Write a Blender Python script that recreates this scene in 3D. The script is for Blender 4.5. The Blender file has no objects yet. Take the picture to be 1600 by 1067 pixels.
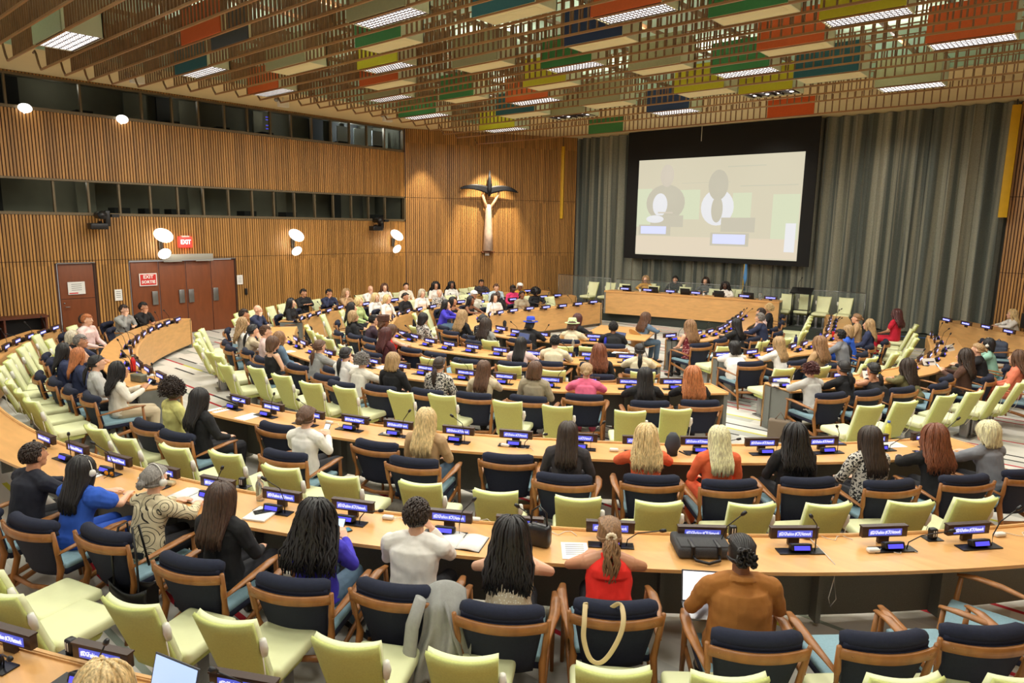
import bpy, bmesh, math, random
from mathutils import Vector, Matrix
random.seed(7)
PI = math.pi
COL = bpy.context.scene.collection

# ------------------------------------------------------------------ materials
def S(r, g, b):
    def c(v):
        v /= 255.0
        return v / 12.92 if v <= 0.04045 else ((v + 0.055) / 1.055) ** 2.4
    return (c(r), c(g), c(b), 1.0)
_m = {}
def new_mat(name):
    m = bpy.data.materials.new(name); m.use_nodes = True
    nt = m.node_tree
    b = nt.nodes['Principled BSDF']
    return m, nt, b
def mat(name, col, rough=0.6, metal=0.0, var=0.0, scale=20.0, bump=0.0, bscale=120.0, stretch=(1, 1, 1), emis=None, estr=0.0, spec=0.5, coat=0.0):
    """principled colour with a little procedural tone variation and bump"""
    if name in _m: return _m[name]
    m, nt, b = new_mat(name)
    b.inputs['Base Color'].default_value = col
    b.inputs['Roughness'].default_value = rough
    b.inputs['Metallic'].default_value = metal
    b.inputs['Specular IOR Level'].default_value = spec
    b.inputs['Coat Weight'].default_value = coat
    tc = nt.nodes.new('ShaderNodeTexCoord')
    mp = nt.nodes.new('ShaderNodeMapping'); mp.inputs['Scale'].default_value = stretch
    nt.links.new(tc.outputs['Object'], mp.inputs['Vector'])
    if var > 0:
        n = nt.nodes.new('ShaderNodeTexNoise'); n.inputs['Scale'].default_value = scale; n.inputs['Detail'].default_value = 3
        nt.links.new(mp.outputs[0], n.inputs['Vector'])
        r = nt.nodes.new('ShaderNodeMapRange')
        r.inputs['From Min'].default_value = 0.3; r.inputs['From Max'].default_value = 0.7
        r.inputs['To Min'].default_value = 1 - var; r.inputs['To Max'].default_value = 1 + var
        nt.links.new(n.outputs['Fac'], r.inputs['Value'])
        mx = nt.nodes.new('ShaderNodeVectorMath'); mx.operation = 'SCALE'
        mx.inputs[0].default_value = col[:3]
        nt.links.new(r.outputs[0], mx.inputs['Scale'])
        nt.links.new(mx.outputs[0], b.inputs['Base Color'])
    if bump > 0:
        n2 = nt.nodes.new('ShaderNodeTexNoise'); n2.inputs['Scale'].default_value = bscale
        nt.links.new(mp.outputs[0], n2.inputs['Vector'])
        bp = nt.nodes.new('ShaderNodeBump'); bp.inputs['Strength'].default_value = bump; bp.inputs['Distance'].default_value = 0.01
        nt.links.new(n2.outputs['Fac'], bp.inputs['Height'])
        nt.links.new(bp.outputs[0], b.inputs['Normal'])
    if emis:
        b.inputs['Emission Color'].default_value = emis
        b.inputs['Emission Strength'].default_value = estr
    _m[name] = m
    return m
def math_node(nt, op, a, b=None, c=None):
    n = nt.nodes.new('ShaderNodeMath'); n.operation = op
    for i, v in enumerate((a, b, c)):
        if v is None: continue
        if isinstance(v, (int, float)): n.inputs[i].default_value = v
        else: nt.links.new(v, n.inputs[i])
    return n.outputs[0]
def mat_slats(name, base, axis_dir, pitch):
    """wood battens: one tone per batten (a white noise of its index) plus grain"""
    m, nt, b = new_mat(name)
    tc = nt.nodes.new('ShaderNodeTexCoord')
    d = nt.nodes.new('ShaderNodeVectorMath'); d.operation = 'DOT_PRODUCT'
    d.inputs[1].default_value = (axis_dir[0], axis_dir[1], 0)
    nt.links.new(tc.outputs['Object'], d.inputs[0])
    idx = math_node(nt, 'FLOOR', math_node(nt, 'DIVIDE', d.outputs['Value'], pitch))
    sp = nt.nodes.new('ShaderNodeSeparateXYZ'); nt.links.new(tc.outputs['Object'], sp.inputs[0])
    seg = math_node(nt, 'FLOOR', math_node(nt, 'DIVIDE', sp.outputs['Z'], 2.05))
    cb = nt.nodes.new('ShaderNodeCombineXYZ'); nt.links.new(idx, cb.inputs[0]); nt.links.new(seg, cb.inputs[1])
    w = nt.nodes.new('ShaderNodeTexWhiteNoise'); w.noise_dimensions = '3D'; nt.links.new(cb.outputs[0], w.inputs['Vector'])
    mp = nt.nodes.new('ShaderNodeMapping'); mp.inputs['Scale'].default_value = (8, 8, 0.7)
    nt.links.new(tc.outputs['Object'], mp.inputs[0])
    n = nt.nodes.new('ShaderNodeTexNoise'); n.inputs['Scale'].default_value = 3; nt.links.new(mp.outputs[0], n.inputs['Vector'])
    s = math_node(nt, 'ADD', math_node(nt, 'MULTIPLY', w.outputs['Value'], 0.55), math_node(nt, 'MULTIPLY', n.outputs['Fac'], 0.5))
    r = nt.nodes.new('ShaderNodeValToRGB')
    e = r.color_ramp.elements
    e[0].position = 0.1; e[0].color = tuple(c * 0.62 for c in base[:3]) + (1,)
    e[1].position = 0.95; e[1].color = tuple(min(1, c * 1.4) for c in base[:3]) + (1,)
    nt.links.new(s, r.inputs[0]); nt.links.new(r.outputs[0], b.inputs['Base Color'])
    b.inputs['Roughness'].default_value = 0.42
    return m
def mat_wood(name, base, rough=0.4, scale=(2, 14, 14), amt=0.16):
    if name in _m: return _m[name]
    m, nt, b = new_mat(name)
    tc = nt.nodes.new('ShaderNodeTexCoord')
    mp = nt.nodes.new('ShaderNodeMapping'); mp.inputs['Scale'].default_value = scale
    nt.links.new(tc.outputs['Object'], mp.inputs[0])
    n = nt.nodes.new('ShaderNodeTexNoise'); n.inputs['Scale'].default_value = 1.6; n.inputs['Detail'].default_value = 6; n.inputs['Distortion'].default_value = 0.6
    nt.links.new(mp.outputs[0], n.inputs['Vector'])
    r = nt.nodes.new('ShaderNodeValToRGB'); e = r.color_ramp.elements
    e[0].position = 0.3; e[0].color = tuple(c * (1 - amt) for c in base[:3]) + (1,)
    e[1].position = 0.7; e[1].color = tuple(min(1, c * (1 + amt)) for c in base[:3]) + (1,)
    nt.links.new(n.outputs['Fac'], r.inputs[0]); nt.links.new(r.outputs[0], b.inputs['Base Color'])
    b.inputs['Roughness'].default_value = rough
    _m[name] = m
    return m
def mat_carpet():
    """pale carpet of thin broken stripes running along X: black, red, yellow, greys"""
    m, nt, b = new_mat('carpet')
    g = nt.nodes.new('ShaderNodeTexCoord'); sp = nt.nodes.new('ShaderNodeSeparateXYZ'); nt.links.new(g.outputs['Object'], sp.inputs[0])
    P = 0.27
    v = math_node(nt, 'DIVIDE', sp.outputs['Y'], P)
    row = math_node(nt, 'FLOOR', v); fr = math_node(nt, 'FRACT', v)
    wr = nt.nodes.new('ShaderNodeTexWhiteNoise'); wr.noise_dimensions = '1D'; nt.links.new(row, wr.inputs['W'])
    xx = math_node(nt, 'ADD', math_node(nt, 'DIVIDE', sp.outputs['X'], 0.95), math_node(nt, 'MULTIPLY', wr.outputs['Value'], 13.0))
    seg = math_node(nt, 'FLOOR', xx)
    cb = nt.nodes.new('ShaderNodeCombineXYZ'); nt.links.new(row, cb.inputs[0]); nt.links.new(seg, cb.inputs[1])
    w = nt.nodes.new('ShaderNodeTexWhiteNoise'); w.noise_dimensions = '3D'; nt.links.new(cb.outputs[0], w.inputs['Vector'])
    r = nt.nodes.new('ShaderNodeValToRGB'); r.color_ramp.interpolation = 'CONSTANT'
    pale = S(208, 205, 196)
    stops = [(0, pale), (0.40, S(40, 38, 38)), (0.55, pale), (0.63, S(176, 30, 44)), (0.73, S(196, 192, 60)), (0.79, S(140, 150, 138)), (0.9, S(60, 60, 56))]
    e = r.color_ramp.elements
    e[0].position = 0; e[0].color = stops[0][1]; e[1].position = stops[1][0]; e[1].color = stops[1][1]
    for p, c in stops[2:]:
        q = e.new(p); q.color = c
    nt.links.new(w.outputs['Value'], r.inputs[0])
    # wide band tones
    cb2 = nt.nodes.new('ShaderNodeCombineXYZ')
    nt.links.new(math_node(nt, 'FLOOR', math_node(nt, 'DIVIDE', sp.outputs['Y'], P)), cb2.inputs[0])
    nt.links.new(math_node(nt, 'FLOOR', math_node(nt, 'MULTIPLY', xx, 0.5)), cb2.inputs[1])
    cb2.inputs[2].default_value = 5.5
    w2 = nt.nodes.new('ShaderNodeTexWhiteNoise'); w2.noise_dimensions = '3D'; nt.links.new(cb2.outputs[0], w2.inputs['Vector'])
    r2 = nt.nodes.new('ShaderNodeValToRGB'); r2.color_ramp.interpolation = 'CONSTANT'; e = r2.color_ramp.elements
    e[0].position = 0; e[0].color = S(212, 209, 200); e[1].position = 0.6; e[1].color = S(196, 194, 186); q = e.new(0.86); q.color = S(172, 172, 164)
    nt.links.new(w2.outputs['Value'], r2.inputs[0])
    mask = math_node(nt, 'LESS_THAN', fr, 0.2)
    mx = nt.nodes.new('ShaderNodeMix'); mx.data_type = 'RGBA'
    nt.links.new(mask, mx.inputs[0]); nt.links.new(r2.outputs[0], mx.inputs[6]); nt.links.new(r.outputs[0], mx.inputs[7])
    nt.links.new(mx.outputs[2], b.inputs['Base Color'])
    b.inputs['Roughness'].default_value = 0.95
    return m
def mat_glass():
    m = bpy.data.materials.new('booth_glass'); m.use_nodes = True; nt = m.node_tree; nt.nodes.clear()
    o = nt.nodes.new('ShaderNodeOutputMaterial'); t = nt.nodes.new('ShaderNodeBsdfTransparent'); t.inputs[0].default_value = (0.75, 0.8, 0.78, 1)
    g = nt.nodes.new('ShaderNodeBsdfGlossy'); g.inputs['Roughness'].default_value = 0.02
    l = nt.nodes.new('ShaderNodeLayerWeight'); l.inputs['Blend'].default_value = 0.12
    mx = nt.nodes.new('ShaderNodeMixShader')
    nt.links.new(l.outputs['Fresnel'], mx.inputs[0]); nt.links.new(t.outputs[0], mx.inputs[1]); nt.links.new(g.outputs[0], mx.inputs[2]); nt.links.new(mx.outputs[0], o.inputs[0])
    return m
def mat_curtain():
    m, nt, b = new_mat('curtain_fabric')
    tc = nt.nodes.new('ShaderNodeTexCoord')
    mp = nt.nodes.new('ShaderNodeMapping'); mp.inputs['Scale'].default_value = (1, 1, 0.02); nt.links.new(tc.outputs['Object'], mp.inputs[0])
    n = nt.nodes.new('ShaderNodeTexNoise'); n.inputs['Scale'].default_value = 4.6; n.inputs['Detail'].default_value = 1; nt.links.new(mp.outputs[0], n.inputs['Vector'])
    r = nt.nodes.new('ShaderNodeValToRGB'); e = r.color_ramp.elements
    e[0].position = 0.42; e[0].color = S(90, 96, 90); e[1].position = 0.56; e[1].color = S(148, 147, 130)
    nt.links.new(n.outputs['Fac'], r.inputs[0])
    n2 = nt.nodes.new('ShaderNodeTexNoise'); n2.inputs['Scale'].default_value = 90
    mp2 = nt.nodes.new('ShaderNodeMapping'); mp2.inputs['Scale'].default_value = (1, 1, 0.3); nt.links.new(tc.outputs['Object'], mp2.inputs[0]); nt.links.new(mp2.outputs[0], n2.inputs['Vector'])
    mx = nt.nodes.new('ShaderNodeMix'); mx.data_type = 'RGBA'; mx.blend_type = 'OVERLAY'; mx.inputs[0].default_value = 0.5
    nt.links.new(r.outputs[0], mx.inputs[6]); nt.links.new(n2.outputs['Fac'], mx.inputs[7]); nt.links.new(mx.outputs[2], b.inputs['Base Color'])
    b.inputs['Roughness'].default_value = 0.9
    return m
def mat_two(name, c1, c2, scale, kind='NOISE', thr=0.5):
    """two-colour printed fabric"""
    if name in _m: return _m[name]
    m, nt, b = new_mat(name)
    tc = nt.nodes.new('ShaderNodeTexCoord')
    if kind == 'DOTS':
        n = nt.nodes.new('ShaderNodeTexVoronoi'); n.inputs['Scale'].default_value = scale; out = n.outputs['Distance']
    elif kind == 'SWIRL':
        v = nt.nodes.new('ShaderNodeTexVoronoi'); v.inputs['Scale'].default_value = 6.0; nt.links.new(tc.outputs['Object'], v.inputs['Vector'])
        out = math_node(nt, 'FRACT', math_node(nt, 'MULTIPLY', v.outputs['Distance'], 5.2)); n = None
    else:
        n = nt.nodes.new('ShaderNodeTexNoise'); n.inputs['Scale'].default_value = scale; n.inputs['Detail'].default_value = 2; out = n.outputs['Fac']
    if n: nt.links.new(tc.outputs['Object'], n.inputs['Vector'])
    r = nt.nodes.new('ShaderNodeValToRGB'); r.color_ramp.interpolation = 'CONSTANT'; e = r.color_ramp.elements
    e[0].position = 0; e[0].color = c1; e[1].position = thr; e[1].color = c2
    nt.links.new(out, r.inputs[0]); nt.links.new(r.outputs[0], b.inputs['Base Color']); b.inputs['Roughness'].default_value = 0.8
    _m[name] = m
    return m
def mat_hair(name, c):
    if name in _m: return _m[name]
    m, nt, b = new_mat(name)
    tc = nt.nodes.new('ShaderNodeTexCoord'); mp = nt.nodes.new('ShaderNodeMapping'); mp.inputs['Scale'].default_value = (60, 60, 7)
    nt.links.new(tc.outputs['Object'], mp.inputs[0])
    n = nt.nodes.new('ShaderNodeTexNoise'); n.inputs['Scale'].default_value = 1.5; n.inputs['Detail'].default_value = 4; nt.links.new(mp.outputs[0], n.inputs['Vector'])
    r = nt.nodes.new('ShaderNodeValToRGB'); e = r.color_ramp.elements
    e[0].position = 0.3; e[0].color = tuple(x * 0.5 for x in c[:3]) + (1,); e[1].position = 0.7; e[1].color = tuple(min(1, x * 1.45 + 0.004) for x in c[:3]) + (1,)
    nt.links.new(n.outputs['Fac'], r.inputs[0]); nt.links.new(r.outputs[0], b.inputs['Base Color'])
    bp = nt.nodes.new('ShaderNodeBump'); bp.inputs['Strength'].default_value = 0.4; bp.inputs['Distance'].default_value = 0.005
    nt.links.new(n.outputs['Fac'], bp.inputs['Height']); nt.links.new(bp.outputs[0], b.inputs['Normal'])
    b.inputs['Roughness'].default_value = 0.45
    _m[name] = m
    return m

# ------------------------------------------------------------------ mesh builder
_prim = {}
def _rbox(sx, sy, sz, bev, seg):
    k = (round(sx, 4), round(sy, 4), round(sz, 4), round(bev, 4), seg)
    if k not in _prim:
        bm = bmesh.new(); bmesh.ops.create_cube(bm, size=1.0)
        for v in bm.verts: v.co = Vector((v.co.x * sx, v.co.y * sy, v.co.z * sz))
        if bev > 0: bmesh.ops.bevel(bm, geom=list(bm.edges), offset=min(bev, sx * .49, sy * .49, sz * .49), segments=seg, profile=0.6, affect='EDGES')
        bm.verts.index_update()
        _prim[k] = ([v.co.copy() for v in bm.verts], [[v.index for v in f.verts] for f in bm.faces]); bm.free()
    return _prim[k]
class MB:
    def __init__(s): s.v = []; s.f = []; s.mi = []; s.sm = []
    def add(s, vs, fs, mi=0, sm=False, M=None):
        o = len(s.v)
        s.v.extend([(M @ Vector(v)) if M is not None else Vector(v) for v in vs])
        for f in fs: s.f.append([i + o for i in f]); s.mi.append(mi); s.sm.append(sm)
        return s
    def box(s, c, d, mi=0, M=None, bev=0, seg=2, rz=0, rx=0, ry=0, sm=None):
        vs, fs = _rbox(d[0], d[1], d[2], bev, seg)
        T = Matrix.Translation(c) @ Matrix.Rotation(rz, 4, 'Z') @ Matrix.Rotation(ry, 4, 'Y') @ Matrix.Rotation(rx, 4, 'X')
        if M is not None: T = M @ T
        return s.add(vs, fs, mi, bev > 0 if sm is None else sm, T)
    def tube(s, pts, r, n=8, mi=0, up=(0, 0, 1), flat=1.0, M=None, sm=True, cap=True):
        pts = [Vector(p) for p in pts]; k = len(pts)
        rs = [r] * k if isinstance(r, (int, float)) else list(r)
        vs = []; fs = []
        U0 = Vector(up)
        for i, p in enumerate(pts):
            t = (pts[min(i + 1, k - 1)] - pts[max(i - 1, 0)])
            if t.length < 1e-9: t = Vector((0, 0, 1))
            t.normalize()
            a = t.cross(U0)
            if a.length < 1e-3: a = t.cross(Vector((1, 0, 0)) if abs(t.x) < .9 else Vector((0, 1, 0)))
            a.normalize(); bb = a.cross(t).normalized()
            for j in range(n):
                an = 2 * PI * j / n
                vs.append(p + a * (math.cos(an) * rs[i]) + bb * (math.sin(an) * rs[i] * flat))
        for i in range(k - 1):
            for j in range(n):
                fs.append([i * n + j, i * n + (j + 1) % n, (i + 1) * n + (j + 1) % n, (i + 1) * n + j])
        if cap:
            fs.append(list(range(n))[::-1]); fs.append([(k - 1) * n + j for j in range(n)])
        return s.add(vs, fs, mi, sm, M)
    def ball(s, c, r, nu=12, nv=8, mi=0, M=None):
        if isinstance(r, (int, float)): r = (r, r, r)
        vs = [(c[0], c[1], c[2] + r[2])]; fs = []
        for i in range(1, nv):
            th = PI * i / nv
            for j in range(nu):
                ph = 2 * PI * j / nu
                vs.append((c[0] + r[0] * math.sin(th) * math.cos(ph), c[1] + r[1] * math.sin(th) * math.sin(ph), c[2] + r[2] * math.cos(th)))
        vs.append((c[0], c[1], c[2] - r[2])); L = len(vs) - 1
        for j in range(nu):
            fs.append([0, 1 + j, 1 + (j + 1) % nu]); fs.append([L, L - nu + (j + 1) % nu, L - nu + j])
        for i in range(nv - 2):
            for j in range(nu):
                a = 1 + i * nu; fs.append([a + j, a + nu + j, a + nu + (j + 1) % nu, a + (j + 1) % nu])
        return s.add(vs, fs, mi, True, M)
    def lathe(s, prof, c=(0, 0, 0), n=16, mi=0, M=None):
        vs = []; fs = []
        for (r, z) in prof:
            for j in range(n):
                a = 2 * PI * j / n; vs.append((c[0] + r * math.cos(a), c[1] + r * math.sin(a), c[2] + z))
        for i in range(len(prof) - 1):
            for j in range(n): fs.append([i * n + j, i * n + (j + 1) % n, (i + 1) * n + (j + 1) % n, (i + 1) * n + j])
        fs.append(list(range(n))[::-1]); fs.append([(len(prof) - 1) * n + j for j in range(n)])
        return s.add(vs, fs, mi, True, M)
    def grid(s, fn, nu, nv, th=0.0, mi=0, M=None):
        """surface fn(u,v)->(point, normal) with thickness: a closed solid"""
        A = []; Bk = []
        for i in range(nv + 1):
            for j in range(nu + 1):
                p, nn = fn(j / nu, i / nv); p = Vector(p); nn = Vector(nn).normalized()
                A.append(p); Bk.append(p - nn * th)
        W = nu + 1; N = len(A); vs = A + Bk; fs = []
        for i in range(nv):
            for j in range(nu):
                a = i * W + j; fs.append([a, a + 1, a + W + 1, a + W]); fs.append([N + a, N + a + W, N + a + W + 1, N + a + 1])
        for j in range(nu):
            fs.append([j + 1, j, N + j, N + j + 1]); a = nv * W + j; fs.append([a, a + 1, N + a + 1, N + a])
        for i in range(nv):
            a = i * W; fs.append([a, a + W, N + a + W, N + a]); a = i * W + nu; fs.append([a + W, a, N + a, N + a + W])
        return s.add(vs, fs, mi, True, M)
    def mesh(s, name, mats):
        me = bpy.data.meshes.new(name); me.from_pydata([tuple(v) for v in s.v], [], s.f)
        for m in mats: me.materials.append(m)
        me.polygons.foreach_set('material_index', s.mi); me.polygons.foreach_set('use_smooth', s.sm); me.update()
        return me
    def build(s, name, mats, parent=None):
        if not isinstance(mats, (list, tuple)): mats = [mats]
        return place(name, s.mesh(name, mats), parent)
def smooth(P, n=5):
    P = [Vector(p) for p in P]; Q = [P[0]] + P + [P[-1]]; out = []
    for i in range(1, len(Q) - 2):
        a, b_, c_, d = Q[i - 1], Q[i], Q[i + 1], Q[i + 2]
        for k in range(n):
            t = k / n; out.append(.5 * ((2 * b_) + (c_ - a) * t + (2 * a - 5 * b_ + 4 * c_ - d) * t * t + (3 * b_ - a - 3 * c_ + d) * t ** 3))
    return out + [P[-1]]
def place(name, me, parent=None):
    o = bpy.data.objects.new(name, me); COL.objects.link(o); o.parent = parent
    return o
def tag(o, label, cat, group=None, kind=None):
    o['label'] = label; o['category'] = cat
    if group: o['group'] = group
    if kind: o['kind'] = kind
    return o
def thing(name, label, cat, loc=(0, 0, 0), rz=0, group=None):
    o = bpy.data.objects.new(name, None); COL.objects.link(o); o.location = loc; o.rotation_euler = (0, 0, rz); o.empty_display_size = .1
    return tag(o, label, cat, group)
def struct(o): o['kind'] = 'structure'; return o
def dup(root, loc, rz, label, group=None):
    r = root.copy(); COL.objects.link(r); r.location = loc; r.rotation_euler = (0, 0, rz); r['label'] = label
    if group: r['group'] = group
    for ch in KIDS[root.name]:
        c = ch[0].copy(); COL.objects.link(c); c.parent = r
        for g in ch[1]:
            d = g.copy(); COL.objects.link(d); d.parent = c
    return r
KIDS = {}
def register(root):
    KIDS[root.name] = [(c, [g for g in bpy.data.objects if g.parent == c]) for c in bpy.data.objects if c.parent == root]
    return root
ORD = ['first', 'second', 'third', 'fourth', 'fifth', 'sixth', 'seventh', 'eighth', 'ninth', 'tenth', 'eleventh', 'twelfth', 'thirteenth', 'fourteenth', 'fifteenth', 'sixteenth', 'seventeenth', 'eighteenth', 'nineteenth', 'twentieth'] + ['twenty-' + w for w in ('first', 'second', 'third', 'fourth', 'fifth')]

# positions in metres, baked from the room survey
NAVY=[('A',1,11,-6.78,1.5,0,0.263),('A',2,11,-6.33,1.79,0,0.302),('A',3,11,-5.66,2.08,0,0.357),('A',4,11,-4.91,2.3,0,0.416),('A',5,11,-4.14,2.64,0,0.48),('A',6,11,-3.58,2.98,0,0.529),('A',7,11,-2.86,3.34,0,0.59),('A',8,11,-2.34,3.65,0,0.636),('A',9,11,-1.58,4.1,0,0.701),('A',10,11,-0.98,4.56,0,0.757),('A',11,11,-0.53,5.07,0,0.808),('B',1,12,-7.39,4.38,0,0.266),('B',2,12,-6.46,4.04,0,0.336),('B',3,12,-6.02,4.78,0,0.398),('B',4,12,-5.21,4.71,0,0.461),('B',5,12,-4.74,5.44,0,0.531),('B',6,12,-3.95,5.52,0,0.596),('B',7,12,-3.44,6.04,0,0.662),('B',8,12,-2.78,6.3,0,0.724),('B',9,12,-2.23,6.92,0,0.799),('B',10,12,-1.7,7.48,0,0.87),('B',11,12,-1.18,8.06,0,0.942),('B',12,12,-0.82,8.71,0,1.011),('BL',1,8,-13.61,3.72,0,-0.292),('BL',2,8,-11.92,3.47,0,-0.145),('BL',3,8,-11.13,3.44,0,-0.076),('BL',4,8,-10.49,3.54,0,-0.021),('BL',5,8,-16.34,5.62,0,-0.585),('BL',6,8,-17.48,6.12,0,-0.696),('BL',7,8,-8.59,3.52,0,0.145),('BL',8,8,-7.87,3.54,0,0.207),('C',1,14,-12.92,6.69,0,-0.299),('C',2,14,-12.41,6.62,0,-0.242),('C',3,14,-11.82,6.59,0,-0.176),('C',4,14,-11.06,6.59,0,-0.092),('C',5,14,-10.2,6.53,0,0.006),('C',6,14,-9.57,6.52,0,0.076),('C',7,14,-8.95,6.55,0,0.146),('C',8,14,-8.17,6.61,0,0.232),('C',9,14,-7.53,6.98,0,0.314),('C',10,14,-6.86,7.21,0,0.395),('C',11,14,-6.19,7.63,0,0.487),('C',12,14,-5.63,8.09,0,0.574),('C',13,14,-4.87,8.49,0,0.678),('C',14,14,-4.34,9.02,0,0.772),('CL',1,3,-16.01,9.62,0,-0.815),('CL',2,3,-16.6,10.34,0,-0.944),('CL',3,3,-17.3,11.54,0,-1.145),('CR',1,8,-3.24,10.83,0,1.052),('CR',2,8,-2.98,11.43,0,1.143),('CR',3,8,-2.72,11.86,0,1.213),('CR',4,8,-2.35,12.71,0,1.343),('CR',5,8,-2.19,13.32,0,1.432),('CR',6,8,-1.81,13.96,0,1.525),('CR',7,8,-1.69,14.9,0,-4.689),('CR',8,8,-1.69,16.09,0,-4.642),('D',1,11,-12.54,9.14,0,-0.321),('D',2,11,-11.95,8.9,0,-0.234),('D',3,11,-11.43,8.88,0,-0.162),('D',4,11,-10.64,8.75,0,-0.054),('D',5,11,-10.1,8.83,0,0.021),('D',6,11,-9.45,8.86,0,0.111),('D',7,11,-8.64,8.83,0,0.219),('D',8,11,-8.02,9.32,0,0.321),('D',9,11,-7.39,9.65,0,0.428),('D',10,11,-6.88,10.19,0,0.541),('D',11,11,-6.15,10.47,0,0.669),('DR',1,5,-5.04,12.08,0,1.041),('DR',2,5,-4.5,12.86,0,1.243),('DR',3,5,-4.01,14.57,0,-4.701),('DR',4,5,-4.13,15.59,0,-4.656),('DR',5,5,-4.52,17.4,0,-4.573),('E',1,6,-11.74,11.29,0,-0.301),('E',2,6,-10.9,11.1,0,-0.127),('E',3,6,-10.26,11.03,0,-0.002),('E',4,6,-9.35,11.31,0,0.183),('E',5,6,-8.64,11.86,0,0.369),('E',6,6,-7.84,12.16,0,0.587),('ER',1,6,-6.77,13.6,0,1.239),('ER',2,6,-6.61,14.19,0,1.517),('ER',3,6,-6.36,15.06,0,-4.672),('ER',4,6,-6.1,15.86,0,-4.628),('ER',5,6,-6.8,18.05,0,-4.494),('ER',6,6,-7.17,19.33,0,-4.394)]
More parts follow.
